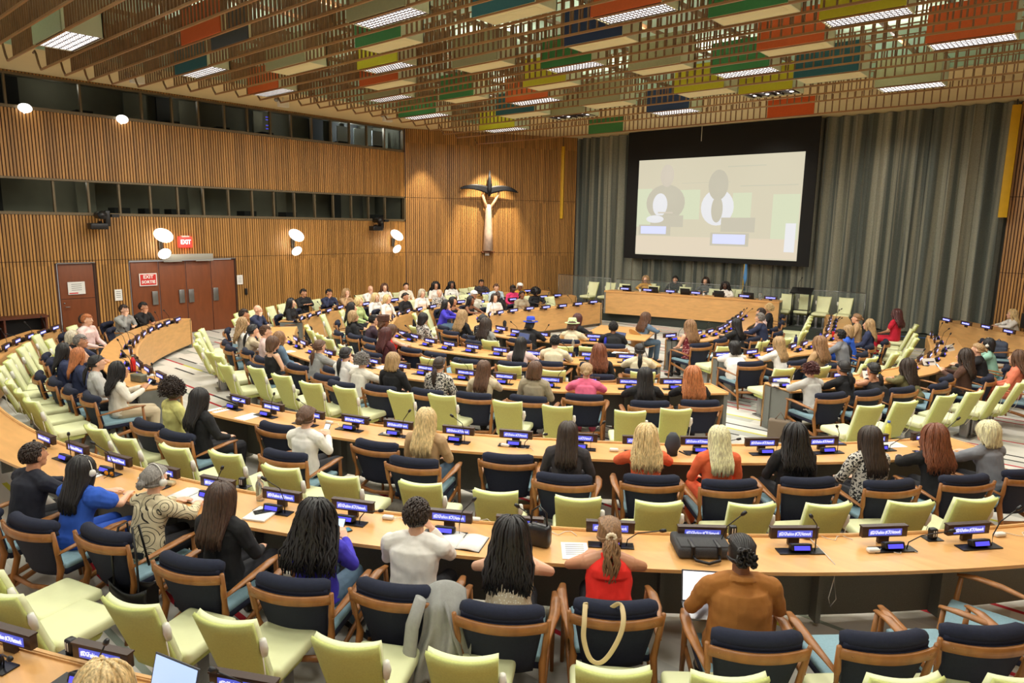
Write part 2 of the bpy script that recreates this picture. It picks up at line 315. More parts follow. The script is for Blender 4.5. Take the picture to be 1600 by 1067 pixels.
GREEN=[('AB',1,14,-8.44,2.89,0,0.156),('AB',2,14,-7.87,2.97,0,0.206),('AB',3,14,-7.19,3.2,0,0.267),('AB',4,14,-6.65,3.46,0,0.318),('AB',5,14,-5.91,3.62,0,0.383),('AB',6,14,-5.35,3.86,0,0.435),('AB',7,14,-4.69,4.25,0,0.502),('AB',8,14,-4.08,4.56,0,0.56),('AB',9,14,-3.49,4.93,0,0.621),('AB',10,14,-2.95,5.31,0,0.678),('AB',11,14,-2.37,5.81,0,0.744),('AB',12,14,-1.9,6.25,0,0.799),('AB',13,14,-1.37,6.81,0,0.866),('AB',14,14,-0.98,7.29,0,0.919),('ABL',1,13,-12.11,2.92,0,-0.161),('ABL',2,13,-13.22,3.18,0,-0.258),('ABL',3,13,-12.7,3.08,0,-0.213),('ABL',4,13,-11.56,2.84,0,-0.113),('ABL',5,13,-13.77,3.36,0,-0.309),('ABL',6,13,-14.41,3.63,0,-0.369),('ABL',7,13,-10.89,2.79,0,-0.055),('ABL',8,13,-14.84,3.82,0,-0.41),('ABL',9,13,-10.28,2.75,0,-0.002),('ABL',10,13,-15.1,4.04,0,-0.438),('ABL',11,13,-15.69,4.38,0,-0.498),('ABL',12,13,-16.19,4.67,0,-0.549),('ABL',13,13,-16.57,5.03,0,-0.594),('BC',1,19,-13.9,6.57,0,-0.416),('BC',2,19,-13.16,6.26,0,-0.326),('BC',3,19,-14.33,6.85,0,-0.472),('BC',4,19,-12.71,6.13,0,-0.274),('BC',5,19,-11.91,5.87,0,-0.182),('BC',6,19,-11.48,5.82,0,-0.135),('BC',7,19,-15.73,8.19,0,-0.695),('BC',8,19,-10.68,5.72,0,-0.047),('BC',9,19,-16.27,8.61,0,-0.778),('BC',10,19,-10.17,5.76,0,0.009),('BC',11,19,-9.42,5.75,0,0.091),('BC',12,19,-8.75,5.97,0,0.167),('BC',13,19,-8.11,6.05,0,0.238),('BC',14,19,-7.37,6.33,0,0.325),('BC',15,19,-6.86,6.61,0,0.39),('BC',16,19,-6.03,6.97,0,0.493),('BC',17,19,-5.44,7.24,0,0.566),('BC',18,19,-4.66,7.67,0,0.667),('BC',19,19,-4.31,8.16,0,0.734),('BCR',1,6,-2.57,10.11,0,1.042),('BCR',2,6,-2.29,10.67,0,1.116),('BCR',3,6,-1.96,11.47,0,1.22),('BCR',4,6,-1.71,12.02,0,1.292),('BCR',5,6,-1.47,12.8,0,1.39),('BCR',6,6,-1.28,13.27,0,1.449),('CD',1,14,-13.32,8.78,0,-0.439),('CD',2,14,-12.82,8.53,0,-0.36),('CD',3,14,-12.21,8.34,0,-0.271),('CD',4,14,-14.58,10.0,0,-0.699),('CD',5,14,-11.64,8.16,0,-0.189),('CD',6,14,-14.83,10.42,0,-0.776),('CD',7,14,-10.8,7.94,0,-0.073),('CD',8,14,-10.25,7.96,0,-0.0),('CD',9,14,-8.86,8.25,0,0.192),('CD',10,14,-8.2,8.32,0,0.282),('CD',11,14,-7.53,8.72,0,0.389),('CD',12,14,-6.84,8.95,0,0.493),('CD',13,14,-6.22,9.45,0,0.61),('CD',14,14,-5.77,9.86,0,0.703),('CDR',1,10,-4.32,11.73,0,1.095),('CDR',2,10,-3.94,12.31,0,1.213),('CDR',3,10,-3.65,13.2,0,1.375),('CDR',4,10,-3.56,13.77,0,1.477),('CDR',5,10,-3.37,14.56,0,-4.702),('CDR',6,10,-4.09,19.12,0,-4.505),('CDR',7,10,-3.3,15.4,0,-4.668),('CDR',8,10,-3.86,18.32,0,-4.543),('CDR',9,10,-3.64,17.58,0,-4.576),('CDR',10,10,-3.48,16.87,0,-4.607),('CLo',1,12,-16.51,9.11,0,-0.811),('CLo',2,12,-16.92,9.84,0,-0.916),('CLo',3,12,-17.24,10.35,0,-0.994),('CLo',4,12,-17.38,10.86,0,-1.064),('CLo',5,12,-17.61,11.58,0,-1.167),('CLo',6,12,-17.68,12.01,0,-1.228),('CLo',7,12,-17.81,13.22,0,-1.407),('CLo',8,12,-17.72,14.54,0,-1.58),('CLo',9,12,-17.48,15.16,0,-1.606),('CLo',10,12,-17.66,16.0,0,-1.639),('CLo',11,12,-17.35,17.5,0,-1.702),('CLo',12,12,-17.25,18.02,0,-1.725),('DE',1,8,-11.71,10.49,0,-0.255),('DE',2,8,-13.24,11.88,0,-0.67),('DE',3,8,-11.27,10.44,0,-0.177),('DE',4,8,-13.62,12.72,0,-0.916),('DE',5,8,-9.94,10.31,0,0.053),('DE',6,8,-9.38,10.37,0,0.15),('DE',7,8,-8.05,10.89,0,0.409),('DE',8,8,-7.69,11.19,0,0.501),('DER',1,8,-5.98,13.06,0,1.156),('DER',2,8,-5.72,14.11,0,1.505),('DER',3,8,-5.49,14.79,0,-4.691),('DER',4,8,-5.61,16.18,0,-4.629),('DER',5,8,-5.89,17.2,0,-4.582),('DER',6,8,-6.07,17.81,0,-4.551),('DER',7,8,-6.25,18.47,0,-4.517),('DER',8,8,-6.42,19.02,0,-4.485),('DLo',1,7,-15.51,13.63,0,-1.391),('DLo',2,7,-15.88,15.43,0,-1.621),('DLo',3,7,-15.73,15.92,0,-1.642),('DLo',4,7,-13.8,14.48,0,-1.578),('DLo',5,7,-15.49,16.52,0,-1.67),('DLo',6,7,-13.57,16.9,0,-1.685),('DLo',7,7,-13.47,17.62,0,-1.719),('ZA',1,11,-5.59,1.26,0,0.341),('ZA',2,11,-5.22,1.44,0,0.371),('ZA',3,11,-4.45,1.75,0,0.43),('ZA',4,11,-3.88,2.05,0,0.476),('ZA',5,11,-3.19,2.39,0,0.532),('ZA',6,11,-2.64,2.73,0,0.579),('ZA',7,11,-1.99,3.18,0,0.635),('ZA',8,11,-1.52,3.53,0,0.677),('ZA',9,11,-1.2,3.81,0,0.708),('ZA',10,11,-0.85,4.13,0,0.742),('ZA',11,11,-0.39,4.56,0,0.788),('pod',1,7,-14.19,20.36,0.3,3.281),('pod',2,7,-13.62,20.64,0.3,3.281),('pod',3,7,-13.0,20.56,0.3,3.281),('pod',4,7,-11.9,20.71,0.3,3.281),('pod',5,7,-10.93,21.14,0.3,3.281),('pod',6,7,-9.91,21.29,0.3,3.281),('pod',7,7,-9.37,21.59,0.3,3.281),('podR',1,4,-7.57,21.46,0.3,3.281),('podR',2,4,-7.09,21.72,0.3,3.281),('podR',3,4,-6.5,21.54,0.3,3.281),('podR',4,4,-5.91,21.67,0.3,3.281)]
PLATES=[('A',1,14,-8.66,2.08,0.74,0.128),('A',2,14,-8.03,2.2,0.74,0.18),('A',3,14,-7.34,2.36,0.74,0.237),('A',4,14,-6.68,2.54,0.74,0.293),('A',5,14,-6.01,2.75,0.74,0.349),('A',6,14,-5.32,3.0,0.74,0.408),('A',7,14,-4.68,3.3,0.74,0.466),('A',8,14,-3.92,3.72,0.74,0.535),('A',9,14,-3.41,4.03,0.74,0.584),('A',10,14,-2.82,4.47,0.74,0.644),('A',11,14,-2.23,4.9,0.74,0.702),('A',12,14,-1.68,5.4,0.74,0.762),('A',13,14,-1.15,5.94,0.74,0.823),('A',14,14,-0.65,6.47,0.74,0.882),('AL',1,5,-15.5,3.23,0.74,-0.44),('AL',2,5,-16.1,3.54,0.74,-0.495),('AL',3,5,-16.56,3.87,0.74,-0.54),('AL',4,5,-16.96,4.19,0.74,-0.582),('AL',5,5,-17.49,4.57,0.74,-0.636),('B',1,14,-8.74,4.37,0.74,0.142),('B',2,14,-8.09,4.49,0.74,0.205),('B',3,14,-7.41,4.64,0.74,0.27),('B',4,14,-6.83,4.88,0.74,0.33),('B',5,14,-6.28,5.11,0.74,0.386),('B',6,14,-5.59,5.45,0.74,0.46),('B',7,14,-5.0,5.81,0.74,0.528),('B',8,14,-4.39,6.24,0.74,0.6),('B',9,14,-3.84,6.63,0.74,0.667),('B',10,14,-3.35,7.08,0.74,0.733),('B',11,14,-2.79,7.55,0.74,0.805),('B',12,14,-2.3,8.09,0.74,0.879),('B',13,14,-1.88,8.6,0.74,0.945),('B',14,14,-1.46,9.18,0.74,1.017),('BL',1,13,-13.53,4.71,0.74,-0.312),('BL',2,13,-14.36,5.06,0.74,-0.397),('BL',3,13,-12.64,4.46,0.74,-0.226),('BL',4,13,-14.86,5.32,0.74,-0.451),('BL',5,13,-12.13,4.34,0.74,-0.176),('BL',6,13,-15.38,5.63,0.74,-0.509),('BL',7,13,-11.61,4.28,0.74,-0.127),('BL',8,13,-15.84,5.94,0.74,-0.562),('BL',9,13,-16.3,6.3,0.74,-0.619),('BL',10,13,-10.98,4.23,0.74,-0.069),('BL',11,13,-16.69,6.65,0.74,-0.67),('BL',12,13,-10.43,4.21,0.74,-0.017),('BL',13,13,-17.08,7.05,0.74,-0.725),('C',1,14,-12.61,7.59,0.74,-0.294),('C',2,14,-12.1,7.45,0.74,-0.228),('C',3,14,-11.41,7.31,0.74,-0.142),('C',4,14,-10.85,7.21,0.74,-0.073),('C',5,14,-10.31,7.23,0.74,-0.007),('C',6,14,-9.65,7.3,0.74,0.074),('C',7,14,-9.0,7.4,0.74,0.155),('C',8,14,-8.54,7.56,0.74,0.215),('C',9,14,-7.81,7.79,0.74,0.311),('C',10,14,-7.17,8.03,0.74,0.399),('C',11,14,-6.5,8.37,0.74,0.496),('C',12,14,-6.06,8.75,0.74,0.574),('C',13,14,-5.54,9.15,0.74,0.664),('C',14,14,-5.05,9.64,0.74,0.761),('CL',1,12,-15.31,9.36,0.74,-0.72),('CL',2,12,-15.6,9.78,0.74,-0.791),('CL',3,12,-15.89,10.24,0.74,-0.87),('CL',4,12,-16.19,10.76,0.74,-0.959),('CL',5,12,-16.6,11.42,0.74,-1.081),('CL',6,12,-16.79,11.93,0.74,-1.168),('CL',7,12,-16.78,12.45,0.74,-1.248),('CL',8,12,-17.06,13.77,0.74,-1.479),('CL',9,12,-16.78,16.96,0.74,-1.679),('CL',10,12,-16.63,17.5,0.74,-1.702),('CL',11,12,-16.43,18.86,0.74,-1.763),('CL',12,12,-16.28,19.42,0.74,-1.79),('CR',1,10,-3.87,11.03,0.74,1.03),('CR',2,10,-3.29,12.17,0.74,1.228),('CR',3,10,-3.0,12.9,0.74,1.35),('CR',4,10,-2.66,14.14,0.74,1.547),('CR',5,10,-2.59,14.84,0.74,-4.691),('CR',6,10,-2.54,15.46,0.74,-4.666),('CR',7,10,-3.08,18.67,0.74,-4.532),('CR',8,10,-2.88,17.93,0.74,-4.565),('CR',9,10,-2.55,16.16,0.74,-4.638),('CR',10,10,-2.64,16.83,0.74,-4.611),('D',1,23,-13.97,11.21,0.74,-0.702),('D',2,23,-12.2,9.86,0.74,-0.306),('D',3,23,-14.38,11.74,0.74,-0.843),('D',4,23,-11.71,9.7,0.74,-0.224),('D',5,23,-14.64,12.29,0.74,-0.984),('D',6,23,-11.19,9.6,0.74,-0.143),('D',7,23,-14.76,12.82,0.74,-1.121),('D',8,23,-10.53,9.45,0.74,-0.041),('D',9,23,-14.97,13.52,0.74,-1.333),('D',10,23,-9.97,9.47,0.74,0.042),('D',11,23,-15.29,14.99,0.74,-1.6),('D',12,23,-9.43,9.6,0.74,0.126),('D',13,23,-14.89,15.45,0.74,-1.62),('D',14,23,-14.83,16.09,0.74,-1.648),('D',15,23,-8.81,9.73,0.74,0.222),('D',16,23,-14.72,16.81,0.74,-1.68),('D',17,23,-14.63,17.53,0.74,-1.714),('D',18,23,-8.12,9.95,0.74,0.338),('D',19,23,-14.58,18.24,0.74,-1.75),('D',20,23,-14.53,18.97,0.74,-1.79),('D',21,23,-7.64,10.26,0.74,0.432),('D',22,23,-7.31,10.6,0.74,0.51),('D',23,23,-6.71,10.95,0.74,0.641),('DR',1,11,-5.51,12.47,0.74,1.068),('DR',2,11,-5.22,13.17,0.74,1.259),('DR',3,11,-5.07,13.74,0.74,1.417),('DR',4,11,-4.87,14.5,0.74,-4.704),('DR',5,11,-4.81,15.02,0.74,-4.681),('DR',6,11,-4.82,16.53,0.74,-4.615),('DR',7,11,-5.13,17.65,0.74,-4.562),('DR',8,11,-5.26,18.14,0.74,-4.538),('DR',9,11,-5.43,18.81,0.74,-4.503),('DR',10,11,-5.63,19.51,0.74,-4.464),('DR',11,11,-5.78,20.12,0.74,-4.426),('E',1,13,-12.48,13.07,0.74,-0.726),('E',2,13,-12.64,13.49,0.74,-0.939),('E',3,13,-12.73,14.01,0.74,-1.309),('E',4,13,-10.67,11.81,0.74,-0.093),('E',5,13,-12.77,14.62,0.74,-1.586),('E',6,13,-10.09,11.71,0.74,0.036),('E',7,13,-12.76,15.33,0.74,-1.62),('E',8,13,-9.46,11.84,0.74,0.179),('E',9,13,-12.64,15.95,0.74,-1.651),('E',10,13,-12.51,16.6,0.74,-1.684),('E',11,13,-12.5,17.39,0.74,-1.732),('E',12,13,-12.5,18.23,0.74,-1.792),('E',13,13,-8.5,12.47,0.74,0.464),('ER',1,9,-7.36,13.82,0.74,1.256),('ER',2,9,-7.09,14.65,0.74,-4.695),('ER',3,9,-7.03,15.15,0.74,-4.669),('ER',4,9,-7.04,15.73,0.74,-4.638),('ER',5,9,-7.15,16.26,0.74,-4.61),('ER',6,9,-7.38,17.03,0.74,-4.567),('ER',7,9,-7.52,17.61,0.74,-4.532),('ER',8,9,-7.68,18.21,0.74,-4.49),('ER',9,9,-7.9,19.0,0.74,-4.425),('Z',1,3,-4.58,0.82,0.74,0.396),('Z',2,3,-3.99,1.12,0.74,0.441),('Z',3,3,-3.18,1.53,0.74,0.502),('desk',1,4,-3.26,21.72,0.78,2.321),('desk',2,4,-2.74,21.2,0.78,2.321),('desk',3,4,-2.26,20.88,0.78,2.321),('desk',4,4,-1.74,20.35,0.78,2.321),('pod',1,7,-12.39,19.24,1.07,3.281),('pod',2,7,-11.64,19.46,1.07,3.281),('pod',3,7,-10.9,19.68,1.07,3.281),('pod',4,7,-10.08,19.71,1.07,3.281),('pod',5,7,-9.36,19.96,1.07,3.281),('pod',6,7,-8.56,20.02,1.07,3.281),('pod',7,7,-7.77,20.12,1.07,3.281)]
PEOPLE=[
('A',-7.48,1.44,0,0.211,'SH','dkbrown','tan','ink','table','m', 0, 'person in dark suit with short hair, far left nearest table'),
('A',-6.6,1.52,0,0.276,'LS','black','light','royal','table','f', 0, 'person with black hair and headset in blue puff sleeve dress'),
('A',-5.96,1.9,0,0.331,'BUN','grey','light','swirl','table','f', 0, 'person with grey bun and headset, cream jacket with black swirls'),
('A',-4.82,2.16,0,0.418,'LS','darkombre','light','black','rest','f', 0, 'person with straight brown tipped hair in black at nearest table'),
('A',-4.09,2.46,0,0.477,'LC','black','light','violet','phone','f', 0, 'person with big black curls in violet blue holding a phone'),
('A',-3.49,3.02,0,0.537,'SH','dkbrown','light','white','chin','m', 0, 'person with short dark hair in white shirt resting cheek on hand'),
('A',-2.87,3.18,0,0.582,'LW','black','light','lace','table','f', 0, 'person with wavy black hair in cream lace near grey jacket'),
('A',-2.44,4.01,0,0.646,'PH','ltbrown','tan','red','table','f', 0, 'person with light brown ponytail in a red halter top'),
('A',-1.53,4.07,0,0.702,'TW','black','brown','suede','laptop','m', 0, 'person with twisted black hair in brown suede jacket using a laptop'),
('Z',-3.21,0.81,0,0.478,'LW','blonde','light','grey','table','f', 0, 'person with tousled blonde hair at the very bottom left corner'),
('BL',-8.49,3.26,0,0.15,'AF','dkbrown','brown','yellow','rest','f', 0, 'person with a rounded dark afro in pale yellow top'),
('BL',-7.98,3.34,0,0.194,'LS','black','light','black','rest','f', 0, 'person with long black hair in black suit near the aisle'),
('B',-6.46,3.79,0,0.329,'BUN','brown','light','white','phone','f', 0, 'person with pinned up brown hair and white shirt'),
('B',-5.56,4.76,0,0.435,'LS','blonde','light','tanj','rest','f', 0, 'person with very long straight blonde hair in tan jacket'),
('B',-3.99,5.26,0,0.581,'LS','dkbrown','light','char','rest','f', 0, 'person with straight dark brown hair in charcoal blazer, second row'),
('B',-3.24,5.86,0,0.666,'LW','blonde','light','orange','table','f', 0, 'person with wavy blonde hair in orange beside charcoal bag'),
('B',-2.77,6.44,0,0.734,'LS','ltblonde','light','orange','rest','f', 0, 'person with straight pale blonde hair in an orange dress'),
('B',-2.24,7.01,0,0.805,'LW','black','light','black','rest','f', 0, 'person with wavy black half up hair in black top, second row'),
('B',-1.57,7.32,0,0.867,'LS','dkbrown','light','pattern','rest','f', 0, 'person with long dark brown hair and a patterned scarf, second row'),
('B',-1.04,8.17,0,0.958,'LW','auburn','light','black','table','f', 0, 'person with auburn hair in black top leaning on the second table'),
('B',-0.56,8.77,0,1.029,'BOB','ltblonde','light','grey','table','f', 0, 'person with pale blonde bob in grey shirt at the right edge'),
('BL',-10.25,3.2,0,0.0,'LW','black','tan','offwhite','phone','f', 0, 'person with wavy black hair, loose white shirt, holding phone'),
('BL',-10.85,3.2,0,-0.051,'PT','black','light','ltgrey','rest','f', 0, 'person with black hair tied low in pale grey blazer, left side'),
('BL',-11.47,3.17,0,-0.103,'LS','ginger','light','navy','rest','f', 0, 'person with long strawberry blonde hair in navy top, left side'),
('BL',-13.03,3.78,0,-0.245,'SH','grey','tan','navysuit','table','m', 1, 'person with greying hair in navy suit near red bottle'),
('BL',-12.33,3.32,0,-0.178,'LS','black','tan','navy','rest','f', 0, 'person with long black hair in navy top on the left side'),
('BL',-13.93,3.82,0,-0.321,'BOB','greyblonde','light','black','chin','f', 1, 'person with grey blonde hair in black top with hand at chin'),
('BL',-16.01,4.6,0,-0.513,'SH','dkbrown','light','pattern','chin','f', 1, 'person with short dark hair in black and white patterned shirt'),
('BL',-15.85,4.77,0,-0.508,'SH','ginger','light','pinkw','rest','m', 1, 'person with sandy hair in pale pink shirt half hidden behind another'),
('BL',-17.45,5.9,0,-0.682,'SH','dkbrown','light','greysh','chin','m', 1, 'person with beard in grey shirt sitting by the wooden doors'),
('BL',-17.34,6.22,0,-0.692,'SH','black','tan','black','chin','m', 1, 'person with short black hair in black shirt by the wooden doors'),
('CL',-15.31,8.12,0,-0.62,'BD','grey','light','navysuit','chin','m', 1, 'balding person in navy suit with hand on face'),
('C',-14.56,7.46,0,-0.503,'SH','dkbrown','tan','navy','rest','f', 0, 'person with dark hair and sunglasses on head, left group'),
('C',-13.52,6.79,0,-0.365,'LC','dkblonde','light','white','rest','f', 0, 'person with curly dark blonde hair, left group'),
('C',-12.62,6.31,0,-0.255,'PT','black','light','beige','chin','f', 0, 'person with black hair in beige top with raised hand, left group'),
('C',-12.51,6.58,0,-0.251,'SH','brown','light','pinkw','rest','f', 1, 'person with short brown hair leaning in, left group'),
('C',-11.33,6.07,0,-0.115,'LS','ltbrown','light','denim','rest','f', 0, 'person with long light brown hair in denim jacket, left group'),
('C',-10.75,6.01,0,-0.053,'BOB','brown','light','black','rest','f', 0, 'person with short brown hair in sleeveless black top'),
('C',-10.29,6.41,0,-0.004,'PT','brown','light','greysh','table','f', 0, 'person with brown ponytail in grey blazer, third table'),
('C',-9.21,6.13,0,0.111,'PT','black','light','white','chin','f', 0, 'person with low black ponytail in white top, third table'),
('C',-8.86,6.22,0,0.149,'CR','grey','light','offwhite','table','f', 0, 'person with curly grey hair in white jacket, third table'),
('C',-8.02,6.35,0,0.241,'BOB','dkblonde','light','black','rest','f', 0, 'person with blonde bob in shiny black top, third table'),
('C',-7.3,6.62,0,0.325,'PT','dkbrown','light','pattern','rest','f', 0, 'person with low tied hair in speckled top, third table'),
('C',-6.83,7.07,0,0.392,'LS','brown','light','beige','chin','f', 0, 'person with long half up brown hair in beige top, third table'),
('C',-6.15,7.48,0,0.483,'BOB','brown','light','taupe','rest','f', 0, 'person with brown bob in taupe blazer, third table'),
('C',-5.8,8.33,0,0.572,'BUN','dkblonde','light','pink','table','f', 0, 'person with blonde low bun in bright pink blazer'),
('C',-4.85,8.52,0,0.683,'LS','black','light','black','table','f', 0, 'person with straight long black hair in black top, third table'),
('C',-4.43,9.07,0,0.769,'LW','ginger','light','black','table','f', 0, 'person with long copper blonde hair in black top, third table'),
('CL',-15.57,9.1,0,-0.723,'LS','black','light','black','rest','f', 0, 'person with long black hair in black suit near the back wall'),
('CL',-17.67,10.91,0,-1.088,'SH','black','tan','black','cross','m', 1, 'person in black with folded arms by the wall'),
('CL',-17.68,11.89,0,-1.213,'SH','black','tan','navysuit','chin','m', 1, 'person in navy shirt leaning on desk by the wall'),
('CL',-17.45,12.03,0,-1.22,'LW','dkblonde','light','tanj','chin','f', 1, 'person with blonde hair in tan top beside the navy shirt'),
('CL',-17.81,13.38,0,-1.431,'BD','grey','light','white','chin','m', 1, 'bald person in white shirt at the back wall'),
('CL',-17.74,13.92,0,-1.511,'LW','brown','light','white','rest','f', 1, 'person with brown hair in white blouse at the back wall'),
('CL',-17.65,14.75,0,-1.589,'BUN','black','light','offwhite','rest','f', 1, 'person with black pinned hair in cream shirt at the back wall'),
('CL',-17.21,15.68,0,-1.626,'LC','black','tan','white','rest','f', 1, 'person with black curls in white, left of two similar'),
('CL',-17.05,16.27,0,-1.65,'LC','black','brown','white','rest','f', 1, 'person with black curls in white, right of two similar'),
('CL',-17.47,18.13,0,-1.727,'SH','black','tan','char','table','m', 1, 'person in dark shirt looking down below the sculpture'),
('DL',-15.28,16.8,0,-1.681,'SH','brown','light','ltblue','rest','m', 1, 'person with short brown hair in pale blue shirt, back left'),
('DL',-14.84,16.77,0,-1.678,'SH','black','dark','hotpink','rest','f', 1, 'person with short black hair in hot pink top, back left'),
('CL',-15.23,17.76,0,-1.718,'CAP','white','brown','mustard','rest','f', 1, 'person in white cap and mustard jacket, back left'),
('DL',-14.07,17.13,0,-1.692,'AF','black','dark','black','table','f', 1, 'person with short afro in black jacket with red necklace'),
('DL',-13.36,15.67,0,-1.627,'PT','black','brown','taupe','rest','f', 1, 'person with black ponytail in taupe dress, back left'),
('DL',-13.61,14.63,0,-1.584,'BD','black','dark','black','rest','m', 1, 'bald dark skinned person in black sweater and white collar'),
('DL',-13.29,14.62,0,-1.584,'LS','dkbrown','light','white','rest','f', 1, 'person with long brown hair in white blouse, back left'),
('DL',-13.67,13.54,0,-1.208,'LS','black','brown','black','table','f', 0, 'person with black hair in black dress, right of three'),
('DL',-14.0,13.41,0,-1.203,'LS','black','tan','black','table','f', 0, 'person with black hair in sleeveless black, middle of three'),
('DL',-13.48,12.51,0,-0.84,'LS','black','light','violet','table','f', 0, 'person with black hair in violet top, left of three'),
('CL',-14.09,14.35,0,-1.573,'CAP','white','tan','offwhite','rest','m', 1, 'person in white head covering and pale top, back left'),
('DL',-15.56,13.62,0,-1.393,'BOB','greyblonde','light','white','rest','f', 1, 'person with pale grey bob in white top, back left'),
('DL',-15.37,14.15,0,-1.53,'BD','ltbrown','light','pattern','rest','f', 1, 'person with cropped light hair in patterned top, back left'),
('DL',-15.18,12.65,0,-1.129,'BUN','black','tan','black','rest','f', 1, 'person with black updo in black suit, back left'),
('DL',-15.08,11.98,0,-0.981,'BOB','blonde','light','white','rest','f', 1, 'person with blonde hair in white top holding dark red bag'),
('CL2',-14.98,10.89,0,-0.909,'BOB','blonde','light','ltgreen','rest','f', 1, 'person with blonde hair in light green top, back left'),
('CL2',-15.48,11.77,0,-1.09,'LS','blonde','light','white','rest','f', 1, 'person with long blonde hair in white top, back left'),
('D',-13.95,9.94,0,-0.564,'LW','black','light','black','rest','f', 0, 'person with dark hair in black top behind the fur collar'),
('D',-12.7,8.87,0,-0.331,'BOB','dkblonde','light','black','rest','f', 0, 'person with blonde streaked hair in black fur collared coat'),
('D',-12.52,9.34,0,-0.328,'SH','black','light','plum','table','m', 1, 'person with black hair in plum jacket leaning forward'),
('D',-11.08,8.23,0,-0.105,'BOB','brown','light','red','table','f', 0, 'person with brown bob in red top'),
('D',-10.25,8.06,0,-0.0,'LS','dkred','light','maroon','rest','f', 0, 'person with long dark red hair in maroon top'),
('D',-11.78,9.27,0,-0.221,'TURB','brown','brown','brown','rest','f', 0, 'person wearing a brown head wrap'),
('E',-11.39,10.0,0,-0.185,'BOB','black','light','pattern','rest','f', 0, 'person with black bob in striped top facing the inner table'),
('E',-11.37,10.66,0,-0.203,'LW','dkblonde','light','black','rest','f', 0, 'person with long ash blonde hair in black top, inner table'),
('E',-10.44,10.44,0,-0.033,'BUN','black','light','dots','rest','f', 0, 'person with black bun in white dotted black top'),
('E',-9.83,10.38,0,0.072,'LW','dkbrown','light','greysh','rest','f', 0, 'person with dark brown hair in grey top, inner table'),
('E',-9.38,11.05,0,0.167,'BHAT','black','dark','black','table','m', 0, 'person in a blue brimmed hat and black top'),
('D',-7.81,9.15,0,0.342,'LS','black','light','pinkw','table','f', 0, 'person with long black hair at a laptop, fourth table'),
('D',-7.73,9.88,0,0.393,'SH','black','light','cream','table','m', 0, 'person with black hair in cream shirt, fourth table'),
('E',-8.82,11.94,0,0.33,'GHAT','brown','tan','cream','table','f', 0, 'person in a pale green brimmed hat and cream shirt'),
('IN',-9.28,12.76,0,-0.349,'LS','dkred','tan','black','table','f', 0, 'person with long dark red hair seated inside the inner ring'),
('E',-7.63,11.96,0,0.605,'SH','black','brown','black','table','m', 0, 'person with short black hair in black shirt with laptop'),
('IN',-8.3,14.17,0,-0.349,'LW','brown','light','denim','table','f', 0, 'person with brown hair in denim on tan shell chair'),
('D',-6.33,9.46,0,0.554,'LW','auburn','light','black','rest','f', 0, 'person with auburn hair in black top, fourth table'),
('D',-5.88,10.06,0,0.663,'PT','black','light','cream','table','f', 0, 'person with low black ponytail in cream knit, fourth table'),
('ER',-6.5,13.05,0,1.082,'LW','ltbrown','light','floral','rest','f', 0, 'person with long light brown hair in red floral dress'),
('ER',-5.97,14.79,0,-4.687,'LS','black','light','black','table','f', 0, 'person with black hair in black top, right inner table'),
('ER',-6.12,16.54,0,-4.593,'SH','grey','light','navysuit','table','m', 0, 'person with grey hair in navy sweater, right inner table'),
('ER',-6.66,17.98,0,-4.504,'CR','blonde','light','black','rest','f', 0, 'person with curly blonde hair in black near the podium'),
('ER',-6.43,16.7,0,-4.583,'SH','dkbrown','light','pinkw','rest','m', 0, 'person with dark hair in pale pink behind the grey haired one'),
('DR',-5.1,12.54,0,1.126,'BOB','black','light','white','hunch','f', 0, 'person in a white coat hunched forward at the fourth table'),
('DR',-4.54,13.09,0,1.29,'LS','dkblonde','light','white','table','f', 0, 'person with long ash hair in white puff sleeve blouse'),
('DR',-3.94,13.16,0,1.336,'LW','ltbrown','tan','tanj','rest','f', 0, 'person with long wavy brown hair in tan top, right group'),
('DR',-3.72,14.83,0,-4.69,'SH','black','tan','grey','table','m', 0, 'person with black hair in grey suit, right group'),
('DR',-3.89,15.93,0,-4.642,'BOB','dkblonde','light','royal','table','f', 0, 'person with short blonde hair in blue, right group'),
('DR',-3.96,16.64,0,-4.61,'LS','dkblonde','light','navy','rest','f', 0, 'person with long blonde hair in navy, right group'),
('DR',-4.41,18.04,0,-4.545,'BUN','ltbrown','light','tanj','rest','f', 0, 'person with light brown topknot, farthest of the right group'),
('RC',-3.88,19.7,0,1.309,'LW','dkred','tan','redd','rest','f', 1, 'person in a red dress sitting sideways on a green chair'),
('CR',-3.22,10.69,0,1.036,'CR','dkred','light','ltgrey','table','f', 0, 'person with curly auburn hair in light grey blazer, right'),
('CR',-2.78,11.21,0,1.127,'PT','black','tan','black','table','f', 0, 'person with low black ponytail in black vest, right'),
('CR',-2.3,12.08,0,1.261,'PT','black','tan','black','hunch','f', 0, 'person with black hair and yellow hair tie in tank top, right'),
('CR',-1.99,12.54,0,1.332,'LW','dkbrown','tan','olive','hunch','f', 0, 'person with highlighted brown hair in olive top, right'),
('CR',-1.58,13.66,0,1.487,'LW','dkbrown','light','brown','phone','f', 0, 'person with dark wavy hair, brown top, holding a phone'),
('CR',-1.45,15.36,0,-4.671,'BUN','dkblonde','light','black','table','f', 0, 'person with blonde bun in black top, far right'),
('CR',-1.33,15.68,0,-4.659,'BOB','black','tan','mint','table','f', 0, 'person with black hair in mint top and headset, far right'),
('BCR2',-1.04,14.12,0,1.55,'LW','brown','light','salmon','rest','f', 0, 'person in salmon orange outfit at the far right edge'),
('DK',-1.79,22.35,0,2.007,'LW','blonde','light','white','table','f', 1, 'person with blonde hair in white blouse behind the side desk'),
('PD',-12.46,21.47,0.3,3.316,'LW','dkblonde','light','mustard','table','f', 1, 'person with long brown blonde hair in mustard yellow on podium'),
('PD',-11.59,22.01,0.3,3.316,'SH','black','light','black','table','m', 1, 'person with black hair in black suit on podium'),
